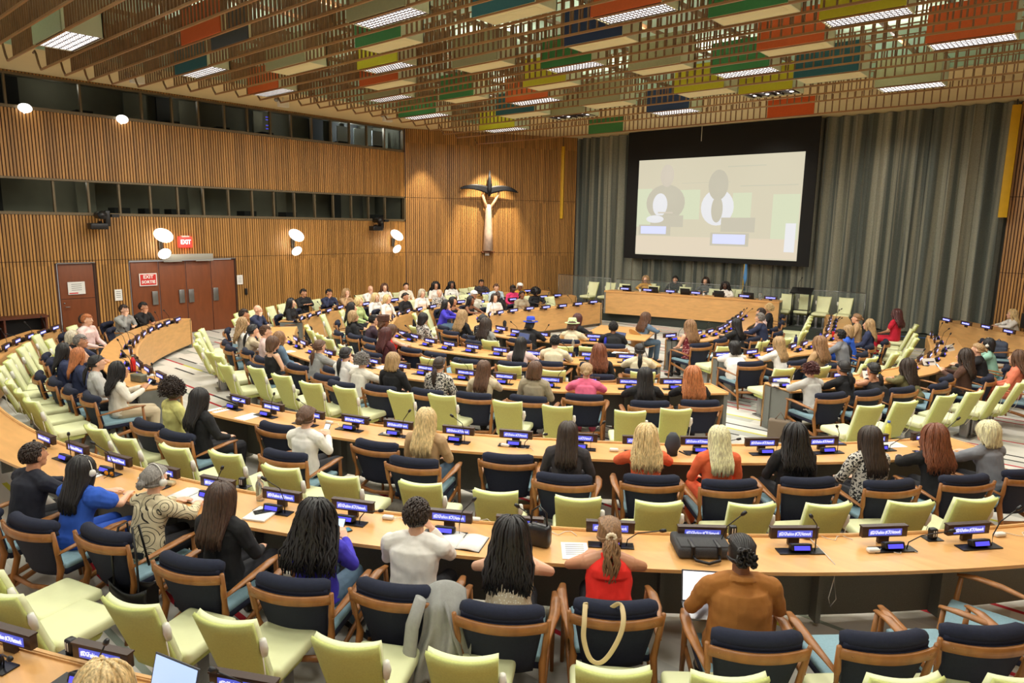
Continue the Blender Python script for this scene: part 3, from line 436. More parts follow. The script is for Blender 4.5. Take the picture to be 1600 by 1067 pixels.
('PD',-10.67,22.47,0.3,3.316,'LW','dkbrown','light','greywhite','table','f', 1, 'person with dark hair in grey jacket on podium'),
('PD',-9.42,21.31,0.3,3.316,'LC','black','dark','white','table','f', 1, 'person with black hair in white top on podium')]
BOXES=[(-14.57,-13.07,4.01,0.61,'sage','L'),(-12.52,-11.11,5.49,0.44,'orange','N'),(-12.43,-11.14,6.05,0.45,'slate','N'),(-15.09,-13.68,6.6,0.46,'teal','L'),(-13.23,-11.83,7.56,0.49,'grey','P'),(-15.92,-14.57,8.73,0.48,'orange','L'),(-9.11,-7.77,6.54,0.46,'grey','L'),(-10.25,-9.05,7.46,0.49,'green','P'),(-11.63,-10.41,8.56,0.48,'yellow','L'),(-13.0,-11.68,9.66,0.51,'orange','P'),(-14.28,-12.98,10.66,0.51,'grey','L'),(-15.79,-14.24,13.05,0.6,'green','L'),(-7.44,-6.27,7.42,0.49,'teal','P'),(-10.05,-8.88,9.46,0.51,'grey','P'),(-12.79,-11.65,11.64,0.54,'green','P'),(-15.76,-14.27,16.49,0.71,'yellow','L'),(-13.29,-11.93,14.27,0.71,'teal','P'),(-11.71,-10.39,12.97,0.6,'orange','L'),(-10.13,-8.98,11.66,0.54,'yellow','P'),(-8.71,-7.56,10.5,0.51,'green','L'),(-7.35,-6.23,9.44,0.51,'navy','P'),(-6.09,-4.95,8.45,0.48,'orange','L'),(-7.48,-6.39,11.64,0.54,'grey','P'),(-10.48,-9.29,14.2,0.71,'grey','P'),(-12.42,-11.02,15.44,0.71,'grey','S'),(-13.42,-12.12,18.65,0.56,'green','N'),(-9.68,-8.48,16.08,0.71,'navy','L'),(-7.87,-6.71,14.28,0.71,'yellow','P'),(-6.35,-5.22,12.91,0.6,'green','L'),(-4.97,-3.89,11.75,0.54,'orange','P'),(-6.79,-5.61,15.36,0.71,'yellow','S'),(-4.79,-3.67,9.49,0.51,'green','P'),(-3.61,-2.5,10.61,0.51,'yellow','L'),(-5.25,-4.06,14.32,0.71,'teal','P'),(-2.71,-1.55,13.08,0.6,'orange','L'),(-4.25,-3.05,16.35,0.71,'grey','L'),(-7.56,-6.34,18.9,0.56,'orange','N')]
# ------------------------------------------------------------------ people
def remesh(mb, vox, it=3, mats=None):
    me = mb.mesh('tmp', []); o = bpy.data.objects.new('tmp', me); COL.objects.link(o)
    m = o.modifiers.new('r', 'REMESH'); m.mode = 'VOXEL'; m.voxel_size = vox; m.use_smooth_shade = True
    s = o.modifiers.new('s', 'SMOOTH'); s.iterations = it; s.factor = .5
    dg = bpy.context.evaluated_depsgraph_get(); dg.update()
    r = bpy.data.meshes.new_from_object(o.evaluated_get(dg)); bpy.data.objects.remove(o); bpy.data.meshes.remove(me)
    return r
def joints(pose, sex):
    f = sex == 'f'
    sw = .165 if f else .198
    lean = {'rest': 0, 'table': .11, 'chin': .08, 'phone': .03, 'cross': 0, 'laptop': .05, 'hunch': .24}[pose]
    hz = {'rest': 1.16, 'table': 1.10, 'chin': 1.12, 'phone': 1.12, 'cross': 1.16, 'laptop': 1.12, 'hunch': 1.02}[pose] + (0 if f else .03)
    hy = {'rest': .02, 'table': .13, 'chin': .10, 'phone': .05, 'cross': .02, 'laptop': .08, 'hunch': .2}[pose]
    J = {}
    J['pel'] = Vector((0, 0, .545)); J['wst'] = Vector((0, -.02 + lean * .35, .70)); J['chs'] = Vector((0, -.015 + lean * .75, hz - .28))
    J['nck'] = Vector((0, -.015 + lean * 1.0, hz - .15)); J['hd'] = Vector((0, hy + .0, hz))
    for s, n in ((-1, 'L'), (1, 'R')):
        J['sh' + n] = Vector((s * sw, -.01 + lean * .9, hz - .205))
        J['hip' + n] = Vector((s * .09, .02, .53)); J['kn' + n] = Vector((s * (.10 if f else .13), .44, .50)); J['an' + n] = Vector((s * .11, .40, .09)); J['toe' + n] = Vector((s * .12, .54, .035))
        if pose in ('rest',): e, w, h = (s * .24, .06, .74), (s * .13, .27, .66), (s * .07, .36, .645)
        elif pose in ('table', 'hunch'): e, w, h = (s * .27, .24, .80), (s * .13, .42, .785), (s * .07, .50, .785)
        elif pose == 'chin':
            if s > 0: e, w, h = (.20, .26, .80), (.08, .20, hz - .14), (.045, .195, hz - .085)
            else: e, w, h = (-.25, .14, .78), (-.08, .30, .785), (.0, .33, .785)
        elif pose == 'phone': e, w, h = (s * .24, .10, .76), (s * .09, .31, .84), (s * .04, .36, .88)
        elif pose == 'laptop': e, w, h = (s * .29, .12, .74), (s * .13, .36, .68), (s * .09, .44, .675)
        else: e, w, h = (s * .24, .1, .84), (-s * .02, .19, .87), (-s * .11, .19, .885)
        J['el' + n] = Vector(e); J['wr' + n] = Vector(w); J['hn' + n] = Vector(h)
    return J
def cone(b, p, q, r0, r1, n=10, flat=1.0):
    b.tube([p, p.lerp(q, .33), p.lerp(q, .66), q], [r0, r0 + (r1 - r0) * .3, r0 + (r1 - r0) * .7, r1], n, flat=flat); b.ball(p, r0, 10, 6); b.ball(q, r1, 10, 6)
def torso(b, J, f, g=0):
    W = (.168, .145, .138, .148, .140, .10) if f else (.170, .160, .160, .175, .175, .13)
    top = J['nck'] - Vector((0, 0, .03)); ax = [J['pel'] - Vector((0, 0, .03)), J['wst'] - Vector((0, 0, .04)), J['wst'].lerp(J['chs'], .4), J['chs'], J['chs'].lerp(top, .45), J['chs'].lerp(top, .85)]
    b.tube(ax, [w + g * 1.3 for w in W], 18, up=(0, 1, 0), flat=.70)
    b.ball(J['pel'], (.168 + g, .125 + g, .11 + g)); b.ball(ax[5], (W[5] + g, .085 + g, .07 + g), 14, 8)
    if f: b.ball(J['chs'] + Vector((0, .07, -.02)), (.115 + g, .055 + g, .07 + g))
    b.tube([J['shL'], J['shL'].lerp(J['shR'], .25) + Vector((0, 0, .028)), J['nck'] - Vector((0, 0, .015)), J['shR'].lerp(J['shL'], .25) + Vector((0, 0, .028)), J['shR']], [.052 + g, .058 + g, .062 + g, .058 + g, .052 + g], 10)
_bodies = {}
def body_mesh(pose, sex):
    k = (pose, sex)
    if k in _bodies: return _bodies[k]
    J = joints(pose, sex); f = sex == 'f'; b = MB(); torso(b, J, f)
    cone(b, J['nck'] - Vector((0, 0, .02)), J['hd'] - Vector((0, .015, .07)), .052 if f else .06, .048 if f else .056)
    h = J['hd']
    b.ball(h + Vector((0, -.012, .022)), (.076, .093, .095), 16, 12); b.ball(h + Vector((0, .03, -.045)), (.056, .06, .066), 14, 10)
    b.ball(h + Vector((0, .062, -.085)), (.03, .026, .02)); b.ball(h + Vector((0, .03, .0)), (.066, .068, .07), 14, 10)
    b.tube([h + Vector((0, .088, .018)), h + Vector((0, .112, -.022)), h + Vector((0, .09, -.032))], [.009, .014, .011], 8)
    b.ball(h + Vector((0, .086, -.058)), (.024, .012, .011))
    for s in (-1, 1):
        b.ball(h + Vector((s * .078, -.005, -.008)), (.011, .022, .032)); b.ball(h + Vector((s * .03, .086, .022)), (.018, .01, .007))
    for n in 'LR':
        cone(b, J['sh' + n], J['el' + n], .046 if f else .054, .036 if f else .042); cone(b, J['el' + n], J['wr' + n], .036 if f else .042, .023 if f else .028)
        cone(b, J['hip' + n], J['kn' + n], .085, .06); cone(b, J['kn' + n], J['an' + n], .055, .036); cone(b, J['an' + n], J['toe' + n], .036, .026)
        w, hh = J['wr' + n], J['hn' + n]; d = (hh - w).normalized(); s = 1 if n == 'R' else -1
        side = d.cross(Vector((0, 0, 1)));
        if side.length < .2: side = Vector((1, 0, 0))
        side.normalize(); upv = side.cross(d).normalized()
        pc = w + d * .045
        b.tube([w, w + d * .03, w + d * .085], [.023, .036, .038], 10, up=upv, flat=.42)
        for i, (o, L) in enumerate(((-.028, .062), (-.009, .075), (.010, .07), (.028, .055))):
            p0 = w + d * .08 + side * o; p1 = p0 + d * L * .5 + side * o * .1 - upv * .006; p2 = p0 + d * L * .85 - upv * .026; b.tube([p0, p1, p2], [.0088, .0082, .007], 7); b.ball(p2, .007, 7, 5)
        t0 = w + d * .03 - side * s * .028; b.tube([t0, t0 + d * .03 - side * s * .022 - upv * .006, t0 + d * .058 - side * s * .02 - upv * .016], [.012, .0095, .008], 7)
    _bodies[k] = remesh(b, .0078, 2); return _bodies[k]
_cl = {}
def top_mesh(pose, sex, sleeve):
    k = ('t', pose, sex, sleeve)
    if k in _cl: return _cl[k]
    J = joints(pose, sex); f = sex == 'f'; b = MB(); g = .012
    if sleeve == 'halter':
        n_ = J['nck']; m_ = J['chs'].lerp(n_, .55)
        b.tube([J['pel'] - Vector((0, 0, .06)), J['wst'], J['chs'] - Vector((0, 0, .03)), J['chs'].lerp(n_, .3), m_, n_ - Vector((0, 0, .02)), n_ + Vector((0, .006, .03))], [.185, .158, .168, .158, .125, .085, .066], 20, up=(0, 1, 0), flat=.80)
        b.tube([J['chs'], J['chs'].lerp(n_, .4), J['chs'].lerp(n_, .75), n_ + Vector((0, 0, .0)), n_ + Vector((0, .006, .03))], [.15, .145, .12, .085, .068], 20, up=(0, 1, 0), flat=.98)
        b.ball(J['chs'] + Vector((0, .075, -.02)), (.13, .065, .078)); b.ball(J['pel'], (.182, .137, .10))
    elif sleeve == 'none':
        b.tube([J['pel'] - Vector((0, 0, .06)), J['wst'], J['chs'], J['chs'].lerp(J['nck'], .5)], [.183, .158, .165, .155], 20, up=(0, 1, 0), flat=.78); b.ball(J['chs'] + Vector((0, .075, -.02)), (.13, .065, .078))
        for n in 'LR': cone(b, J['chs'].lerp(J['sh' + n], .6), J['sh' + n].lerp(J['nck'], .35) + Vector((0, 0, .02)), .062, .05)
    else:
        torso(b, J, f, g)
        b.tube([J['nck'] - Vector((0, 0, .03)), J['nck'] + Vector((0, .004, .028))], [.085, .066], 14)
        puff = .02 if sleeve == 'puff' else 0
        for n in 'LR':
            if sleeve in ('short', 'puff'): cone(b, J['sh' + n], J['sh' + n].lerp(J['el' + n], .6), .06 + g + puff, .052 + puff)
            else:
                cone(b, J['sh' + n], J['el' + n], .058 + g, .05); e = J['el' + n]; cone(b, e, e.lerp(J['wr' + n], .93), .05, .036)
                m = J['sh' + n].lerp(e, .6); b.ball(m, .06)
        if sleeve == 'coat': b.ball(J['pel'] + Vector((0, .04, -.01)), (.23, .19, .12)); b.tube([J['pel'] - Vector((0, 0, .1)), J['wst'], J['chs'], J['chs'].lerp(J['nck'], .5)], [.23, .205, .205, .18], 20, up=(0, 1, 0), flat=.78); b.tube([J['nck'] + Vector((0, -.03, .0)), J['nck'] + Vector((0, -.02, .035))], [.09, .075], 14)
    r = remesh(b, .0085, 3)
    # gentle folds
    from mathutils import noise
    flat = []
    for p, nn in [(v.co.copy(), v.normal.copy()) for v in r.vertices]:
        w = noise.noise(Vector((p.x * 9, p.y * 9, p.z * 14))) * .007 + noise.noise(Vector((p.x * 30, p.y * 30, p.z * 16))) * .003
        flat.extend(p + nn * w)
    r.vertices.foreach_set('co', flat); r.update()
    _cl[k] = r; return r
def legs_mesh(pose, sex):
    k = ('l', pose, sex)
    if k in _cl: return _cl[k]
    J = joints(pose, sex); b = MB(); b.ball(J['pel'], (.182, .137, .10))
    for n in 'LR':
        cone(b, J['hip' + n], J['kn' + n], .096, .074); cone(b, J['kn' + n], J['kn' + n].lerp(J['an' + n], .9), .072, .058)
    _cl[k] = remesh(b, .011, 3); return _cl[k]
def shoe_mesh(pose, sex):
    k = ('s', pose, sex)
    if k in _cl: return _cl[k]
    J = joints(pose, sex); b = MB()
    for n in 'LR':
        a = J['an' + n]; b.tube([a + Vector((0, -.05, -.05)), a + Vector((0, .04, -.04)), a + Vector((.005, .13, -.055)), a + Vector((.008, .19, -.065))], [.04, .047, .044, .025], 10, flat=.8); b.tube([a + Vector((0, -.01, -.05)), a + Vector((0, -.01, .0))], [.044, .042], 10)
    _cl[k] = b.mesh('shoes', []); return _cl[k]
_hair = {}
def capp(b, sx=1.0, mi=0, zlow=-.03):
    """skull cap of hair leaving the face free"""
    nu, nv = 26, 14; vs = []; ids = {}; fs = []
    c = Vector((0, -.014, .024))
    for i in range(nv + 1):
        th = PI * .5 * i / nv * 1.45
        for j in range(nu):
            ph = 2 * PI * j / nu; d = Vector((math.sin(th) * math.sin(ph), math.sin(th) * math.cos(ph), math.cos(th)))
            p = c + Vector((d.x * .089 * sx, d.y * .106 * sx, d.z * .107 * sx)); fr = d.y
            if fr > .25 and p.z < .085: p = c + Vector((d.x * .07, d.y * .085, d.z * .09))   # tucked under the brow
            ids[(i, j)] = len(vs); vs.append(p)
    for i in range(nv):
        for j in range(nu):
            fs.append([ids[(i, j)], ids[(i + 1, j)], ids[(i + 1, (j + 1) % nu)], ids[(i, (j + 1) % nu)]])
    b.add(vs, fs, mi, True)
def strands(b, n, L, rad, wave=0, wl=.09, spread=1.0, jit=.006, arc=125, back=.175, seed=1, curl=0, taper=.35, tie=None, steps=11, mi_fn=None):
    rr = random.Random(seed); c = Vector((0, -.014, .024))
    for k in range(n):
        ph = math.radians(-arc + 2 * arc * (k + rr.random()) / n); lay = rr.uniform(1.0, 1.10 if not curl else 1.25)
        l = L * rr.uniform(.86, 1.05) * (1 - .12 * abs(ph) / 2.2); w0 = rr.uniform(0, 6.28); pts = []
        side = 1 if ph > 0 else -1; j0 = rr.uniform(-1, 1) * jit
        for i in range(steps + 1):
            t = i / steps
            th = math.radians(8 + 84 * min(1, t * 2.4))
            if t < 1 / 2.4:
                d = Vector((math.sin(th) * math.sin(ph), -math.sin(th) * math.cos(ph), math.cos(th))); p = c + Vector((d.x * .091 * lay, d.y * .108 * lay, d.z * .109 * lay))
            else:
                q = (t - 1 / 2.4) / (1 - 1 / 2.4); x0 = math.sin(ph) * .091 * lay; y0 = -math.cos(ph) * .108 * lay - .014
                s = min(1, q * 1.5)
                x = x0 * (1 + (spread - 1) * s); yb = -back - .02 * math.cos(ph) * lay
                if abs(ph) > 1.9: yb = y0 * .3 - .06
                y = y0 + (yb - y0) * min(1, q * 1.2) ** 1.3; z = .02 - l * q; p = Vector((x, y, z))
                p.x += wave * math.sin(q * l / wl * 6.28 + w0) * q ** .5; p.y += wave * .6 * math.cos(q * l / wl * 6.28 + w0 * 1.7)
            if curl: p += Vector((math.sin(t * 30 + w0), math.cos(t * 26 + w0), math.sin(t * 22 + w0 * 2))) * curl * min(1, t * 3)
            p.x += j0; pts.append(p)
        r = rad * rr.uniform(.75, 1.2)
        mi = 0 if mi_fn is None else mi_fn(rr)
        b.tube(pts, [r * .5] + [r] * (steps - 4) + [r * .9, r * .75, r * .55, r * taper], 6, mi=mi, up=(0, 1, 0))
def tail(b, root, n, L, rad, out=.05, width=.03, wave=.01, seed=3):
    rr = random.Random(seed)
    for k in range(n):
        a = rr.uniform(0, 6.28); w0 = rr.uniform(0, 6.28); l = L * rr.uniform(.7, 1.05); pts = []
        for i in range(9):
            t = i / 8; wd = width * math.sin(PI * min(.9, .12 + t * .8)) 
            pts.append(Vector(root) + Vector((math.cos(a) * wd + wave * math.sin(t * 9 + w0), -out * math.sin(t * 1.8) + math.sin(a) * wd * .6, -l * t + .015 * math.sin(t * PI))))
        b.tube(pts, [rad * .7, rad, rad, rad, rad, rad * .9, rad * .8, rad * .6, rad * .2], 6, up=(0, 1, 0))
def drawn(b, root, n=60, rad=.009, seed=2):
    """hair drawn back over the skull to a tie point"""
    rr = random.Random(seed); c = Vector((0, -.014, .024)); R0 = Vector(root)
    for k in range(n):
        ph = 2 * PI * k / n; pts = []
        st = Vector((math.sin(ph), math.cos(ph), 0))
        z0 = .045 if math.cos(ph) > .2 else -.045
        s = c + Vector((st.x * .088, st.y * .1, z0)) 
        if math.cos(ph) > .2: s = c + Vector((math.sin(ph) * .075, .088, .045 + .03 * math.cos(ph)))
        for i in range(8):
            t = i / 7; p = s.lerp(R0, t); d = p - c
            if t < .95:
                e = Vector((d.x / .09, d.y / .107, d.z / .109)); m = 1.01 / max(e.length, 1e-3); p = c + d * max(1, m)
            pts.append(p)
        b.tube(pts, rad, 5, up=(0, 0, 1))
def hair_mesh(st):
    if st in _hair: return _hair[st]
    b = MB(); rr = random.Random(9)
    if st != 'BD': capp(b)
    if st == 'LS': strands(b, 120, .36, .0115, wave=.002, wl=.2, spread=1.12, jit=.006)
    elif st == 'LW': strands(b, 130, .36, .0115, wave=.011, wl=.13, spread=1.4, jit=.014, curl=.002)
    elif st == 'LC': strands(b, 170, .38, .0105, wave=.02, wl=.07, spread=1.65, jit=.03, curl=.007, back=.19)
    elif st == 'BOB': strands(b, 110, .15, .0115, wave=.002, spread=1.05, arc=135, back=.10, taper=.6)
    elif st == 'CR':
        for k in range(420):
            a = rr.uniform(-2.4, 2.4); th = rr.uniform(.0, 2.1); d = Vector((math.sin(th) * math.sin(a), -math.sin(th) * math.cos(a), math.cos(th))); R = rr.uniform(.1, .128)
            p = Vector((0, -.014, .02)) + Vector((d.x * R * .95, d.y * R * 1.05, d.z * R * 1.02))
            w = rr.uniform(0, 6); b.tube([p + Vector((math.cos(w + i * 1.3), math.sin(w + i * 1.3), i * .35 - .7)) * .012 for i in range(5)], [.005, .007, .007, .006, .003], 5)
    elif st == 'AF':
        for k in range(900):
            a = rr.uniform(-2.6, 2.6); th = math.acos(rr.uniform(-.45, 1)); d = Vector((math.sin(th) * math.sin(a), -math.sin(th) * math.cos(a), math.cos(th))); R = rr.uniform(.12, .168)
            p = Vector((0, -.02, .03)) + d * R; w = rr.uniform(0, 6); b.tube([p + Vector((math.cos(w + i * 1.5), math.sin(w + i * 1.5), i * .4 - .6)) * .009 for i in range(4)], [.004, .006, .006, .003], 5)
        b.ball((0, -.02, .035), (.13, .135, .13), 20, 14)
    elif st == 'SH':
        for k in range(460):
            ph = rr.uniform(0, 6.283); th = math.acos(rr.uniform(.1 if math.cos(ph) < .3 else .45, 1))
            if math.cos(ph) < -.1: th = math.acos(rr.uniform(-.35, 1))
            d = Vector((math.sin(th) * math.sin(ph), math.sin(th) * math.cos(ph), math.cos(th))); c = Vector((0, -.014, .024))
            p = c + Vector((d.x * .087, d.y * .104, d.z * .107)); tdir = Vector((d.x * .3 + rr.uniform(-.3, .3), -.6 if d.z > .3 else -.2, -.9 if d.z < .5 else .1)); tdir = (tdir - d * tdir.dot(d)).normalized()
            b.tube([p, p + tdir * .014 + d * .008, p + tdir * .034 + d * .006], [.005, .006, .002], 5)
    elif st in ('BUN', 'TURB', 'CAP', 'BHAT', 'GHAT'):
        drawn(b, (0, -.118, -.01 if st == 'BUN' else -.04))
        if st == 'BUN':
            for k in range(26):
                a = rr.uniform(0, 6.28); tl = rr.uniform(-.7, .7); pts = []
                for i in range(9):
                    q = a + i * .8; v = Vector((math.cos(q) * .036, 0, math.sin(q) * .034)); v.y = math.sin(q * 1 + tl) * .014; pts.append(Vector((0, -.137, .0)) + v * rr.uniform(.75, 1.05))
                b.tube(pts, .0085, 6)
            b.ball((0, -.132, 0), (.034, .028, .032))
        else: strands(b, 40, .13 if st != 'GHAT' else .1, .010, arc=100, back=.12, seed=4)
    elif st == 'PT': drawn(b, (0, -.112, -.035)); b.ball((0, -.118, -.04), (.02, .02, .02)); tail(b, (0, -.118, -.04), 30, .28, .009, out=.06, width=.03, wave=.006)
    elif st == 'PH': drawn(b, (.0, -.118, .03)); tail(b, (0, -.128, .02), 46, .34, .008, out=.05, width=.05, wave=.016)
    elif st == 'TW':
        drawn(b, (0, -.10, .02), 44, .012); 
        for k in range(34):
            a = rr.uniform(0, 6.28); p = Vector((rr.uniform(-.05, .05), -.10 + rr.uniform(-.03, .02), .02 + rr.uniform(-.05, .06)))
            b.tube([p + Vector((math.cos(a + i * .9) * .02, -.008 - .004 * i, math.sin(a + i * .9) * .024)) for i in range(6)], [.008, .0095, .009, .009, .008, .004], 6)
    _hair[st] = b.mesh('hair', []); return _hair[st]

def sleeve_of(top, desc):
    s = {'red': 'halter', 'lace': 'none', 'royal': 'puff', 'mint': 'short', 'dots': 'short', 'floral': 'none', 'redd': 'short', 'suede': 'coat'}.get(top, 'long')
    if 'sleeveless' in desc or 'tank' in desc or 'black dress' in desc: s = 'none'
    if 'coat' in desc: s = 'coat'
    return s
for q in PEOPLE:
    body_mesh(q[9], q[10]); top_mesh(q[9], q[10], sleeve_of(q[8], q[12])); legs_mesh(q[9], q[10]); shoe_mesh(q[9], q[10]); hair_mesh(q[5])
# ------------------------------------------------------------------ common materials
M_TABLE = mat_wood('table_maple', S(218, 164, 100), 0.36, (1.2, 6, 6), 0.10)
M_APRON = mat_wood('apron_maple', S(216, 166, 104), 0.45, (2, 2, 9), 0.10)
M_CHAIRWOOD = mat_wood('teak_frame', S(150, 98, 50), 0.38, (8, 8, 3), 0.22)
M_NAVY = mat('navy_wool', S(24, 30, 52), 0.9, var=0.15, scale=60, bump=0.35, bscale=400)
M_SEATBLUE = mat('pale_blue_wool', S(138, 170, 182), 0.9, var=0.06, scale=60, bump=0.3, bscale=400)
M_LIME = mat('lime_leather', S(224, 227, 180), 0.55, var=0.03, scale=8)
M_LIMEBACK = mat('lime_wool', S(190, 196, 118), 0.85, var=0.06, scale=80, bump=0.2, bscale=300)  # darker than the leather: its own fabric tone with some shading mixed in
M_STEEL = mat('brushed_steel', S(150, 150, 150), 0.35, 0.9, var=0.05)
M_WHITEPL = mat('white_plastic', S(225, 222, 212), 0.4)
M_BLACK = mat('black_plastic', S(18, 18, 20), 0.4)
M_DARKPANEL = mat('charcoal_cloth_panel', S(118, 120, 114), 0.9, var=0.12, scale=150)
M_GREYEND = mat('grey_laminate', S(120, 122, 116), 0.8, var=0.08, scale=120)
M_CASING = mat_wood('walnut_casing', S(58, 38, 28), 0.4, (3, 12, 12), 0.2)
M_SCREEN = mat('lit_display', S(70, 80, 200), 0.3, emis=S(96, 104, 214), estr=.72)
M_SCREENB = mat('lit_small_display', S(60, 60, 220), 0.3, emis=S(88, 84, 240), estr=1.0)
M_TEXT = mat('lit_letters', S(240, 242, 255), 0.4, emis=S(238, 240, 255), estr=.85)
M_PAPER = mat('paper', S(236, 234, 228), 0.8, var=0.02, scale=30)
M_BROWN = mat_wood('brown_battens', S(124, 88, 56), 0.5, (4, 4, 2), 0.25)
M_RAIL = mat_wood('rail_oak', S(156, 110, 64), 0.4, (1, 8, 8), 0.15)
M_CREAM = mat('cream_plaster', S(226, 208, 160), 0.85, var=0.02, scale=3)
M_SAGE = mat('sage_plaster', S(172, 194, 170), 0.85, var=0.03, scale=3)
M_GOLD = mat('golden_wood_strip', S(214, 168, 24), 0.5, var=0.05, scale=6)
M_MULLION = mat('bronze_frame', S(108, 94, 70), 0.45, 0.3)

# ------------------------------------------------------------------ room shell
WH = 6.65
XL = -20.0
CH0 = Vector((XL, 16.75, 0)); CH1 = Vector((-16.45, 22.55, 0))      # the chamfered corner wall
CR0 = Vector((-2.35, 22.85, 0)); CR1 = Vector((3.4, 22.6, 0))
# floor
b = MB(); b.add([(-24, -3, 0), (6, -3, 0), (6, 24, 0), (-24, 24, 0)], [[0, 1, 2, 3]])
struct(b.build('floor', mat_carpet()))
PITCH = 0.072
def slat_wall(name, p0, p1, holes, base, z0=0.08, z1=WH, seams=(2.17, 4.19)):
    """backing board with real battens; holes = (s0,s1,z0,z1) left free"""
    p0 = Vector(p0); p1 = Vector(p1); L = (p1 - p0).length; d = (p1 - p0) / L; n = Vector((d.y, -d.x, 0))
    B = MB(); Tn = 0.25
    ss = sorted(set([0, L] + [h[0] for h in holes] + [h[1] for h in holes]))
    def blk(s0, s1, za, zb, dep0, dep1, mi):
        q = [p0 + d * s0 - n * dep0, p0 + d * s1 - n * dep0, p0 + d * s1 - n * dep1, p0 + d * s0 - n * dep1]
        vs = [Vector((a.x, a.y, za)) for a in q] + [Vector((a.x, a.y, zb)) for a in q]
        B.add(vs, [[3, 2, 1, 0], [4, 5, 6, 7], [0, 1, 5, 4], [1, 2, 6, 5], [2, 3, 7, 6], [3, 0, 4, 7]], mi)
    for i in range(len(ss) - 1):
        s0, s1 = ss[i], ss[i + 1]; mid = (s0 + s1) / 2
        hz = sorted([(h[2], h[3]) for h in holes if h[0] <= mid <= h[1]]); z = 0
        for a, c in hz:
            if a > z: blk(s0, s1, z, a, 0.03, Tn, 1)
            z = max(z, c)
        if z < z1: blk(s0, s1, z, z1, 0.03, Tn, 1)
    k = 0; s = 0.0
    while s + PITCH <= L:
        mid = s + PITCH / 2
        hz = sorted([(h[2], h[3]) for h in holes if h[0] - .02 <= mid <= h[1] + .02])
        spans = []; z = z0
        for a, c in hz:
            if a > z: spans.append((z, a))
            z = max(z, c)
        if z < z1: spans.append((z, z1))
        for a, c in spans:
            cuts = [a] + [q for q in seams if a < q < c] + [c]
            for i in range(len(cuts) - 1):
                blk(s + 0.012, s + PITCH - 0.014, cuts[i] + 0.008, cuts[i + 1] - 0.008, 0.0, 0.035, 0)
        s += PITCH
    m = mat_slats(name + '_battens', base, d, PITCH)
    dark = mat('batten_gap_wood', S(70, 40, 18), 0.7)
    return struct(B.build(name, [m, dark]))
WOODW = S(178, 130, 70)
# left wall runs along +Y from y=-3 (s = y+3)
Y0 = -3.0
WU = (-2.6, 16.68, 5.80, 6.60); WL = (-2.6, 16.72, 3.32, 4.20)
doorS = (5.40, 6.24, 0, 2.10); doorD = (7.10, 10.07, 0, 2.12)
holes = [(a[0] - Y0, a[1] - Y0, a[2], a[3]) for a in (WU, WL, doorS, doorD)]
# orient so that battens face the room (+X): direction must give n=(+1,0,0) -> d=(0,1,0)
slat_wall('wall_left', (XL, Y0, 0), (XL, CH0.y, 0), holes, WOODW)
slat_wall('wall_corner', CH0, CH1, [], WOODW)
slat_wall('wall_right', CR0, CR1, [], WOODW)
slat_wall('wall_side', CR1, (3.4, -3, 0), [], WOODW)
b = MB(); b.box((-9.4, 23.3, 3.4), (15.5, .2, 6.8)); struct(b.build('wall_back', mat('wall_plaster', S(150, 148, 135), 0.9)))
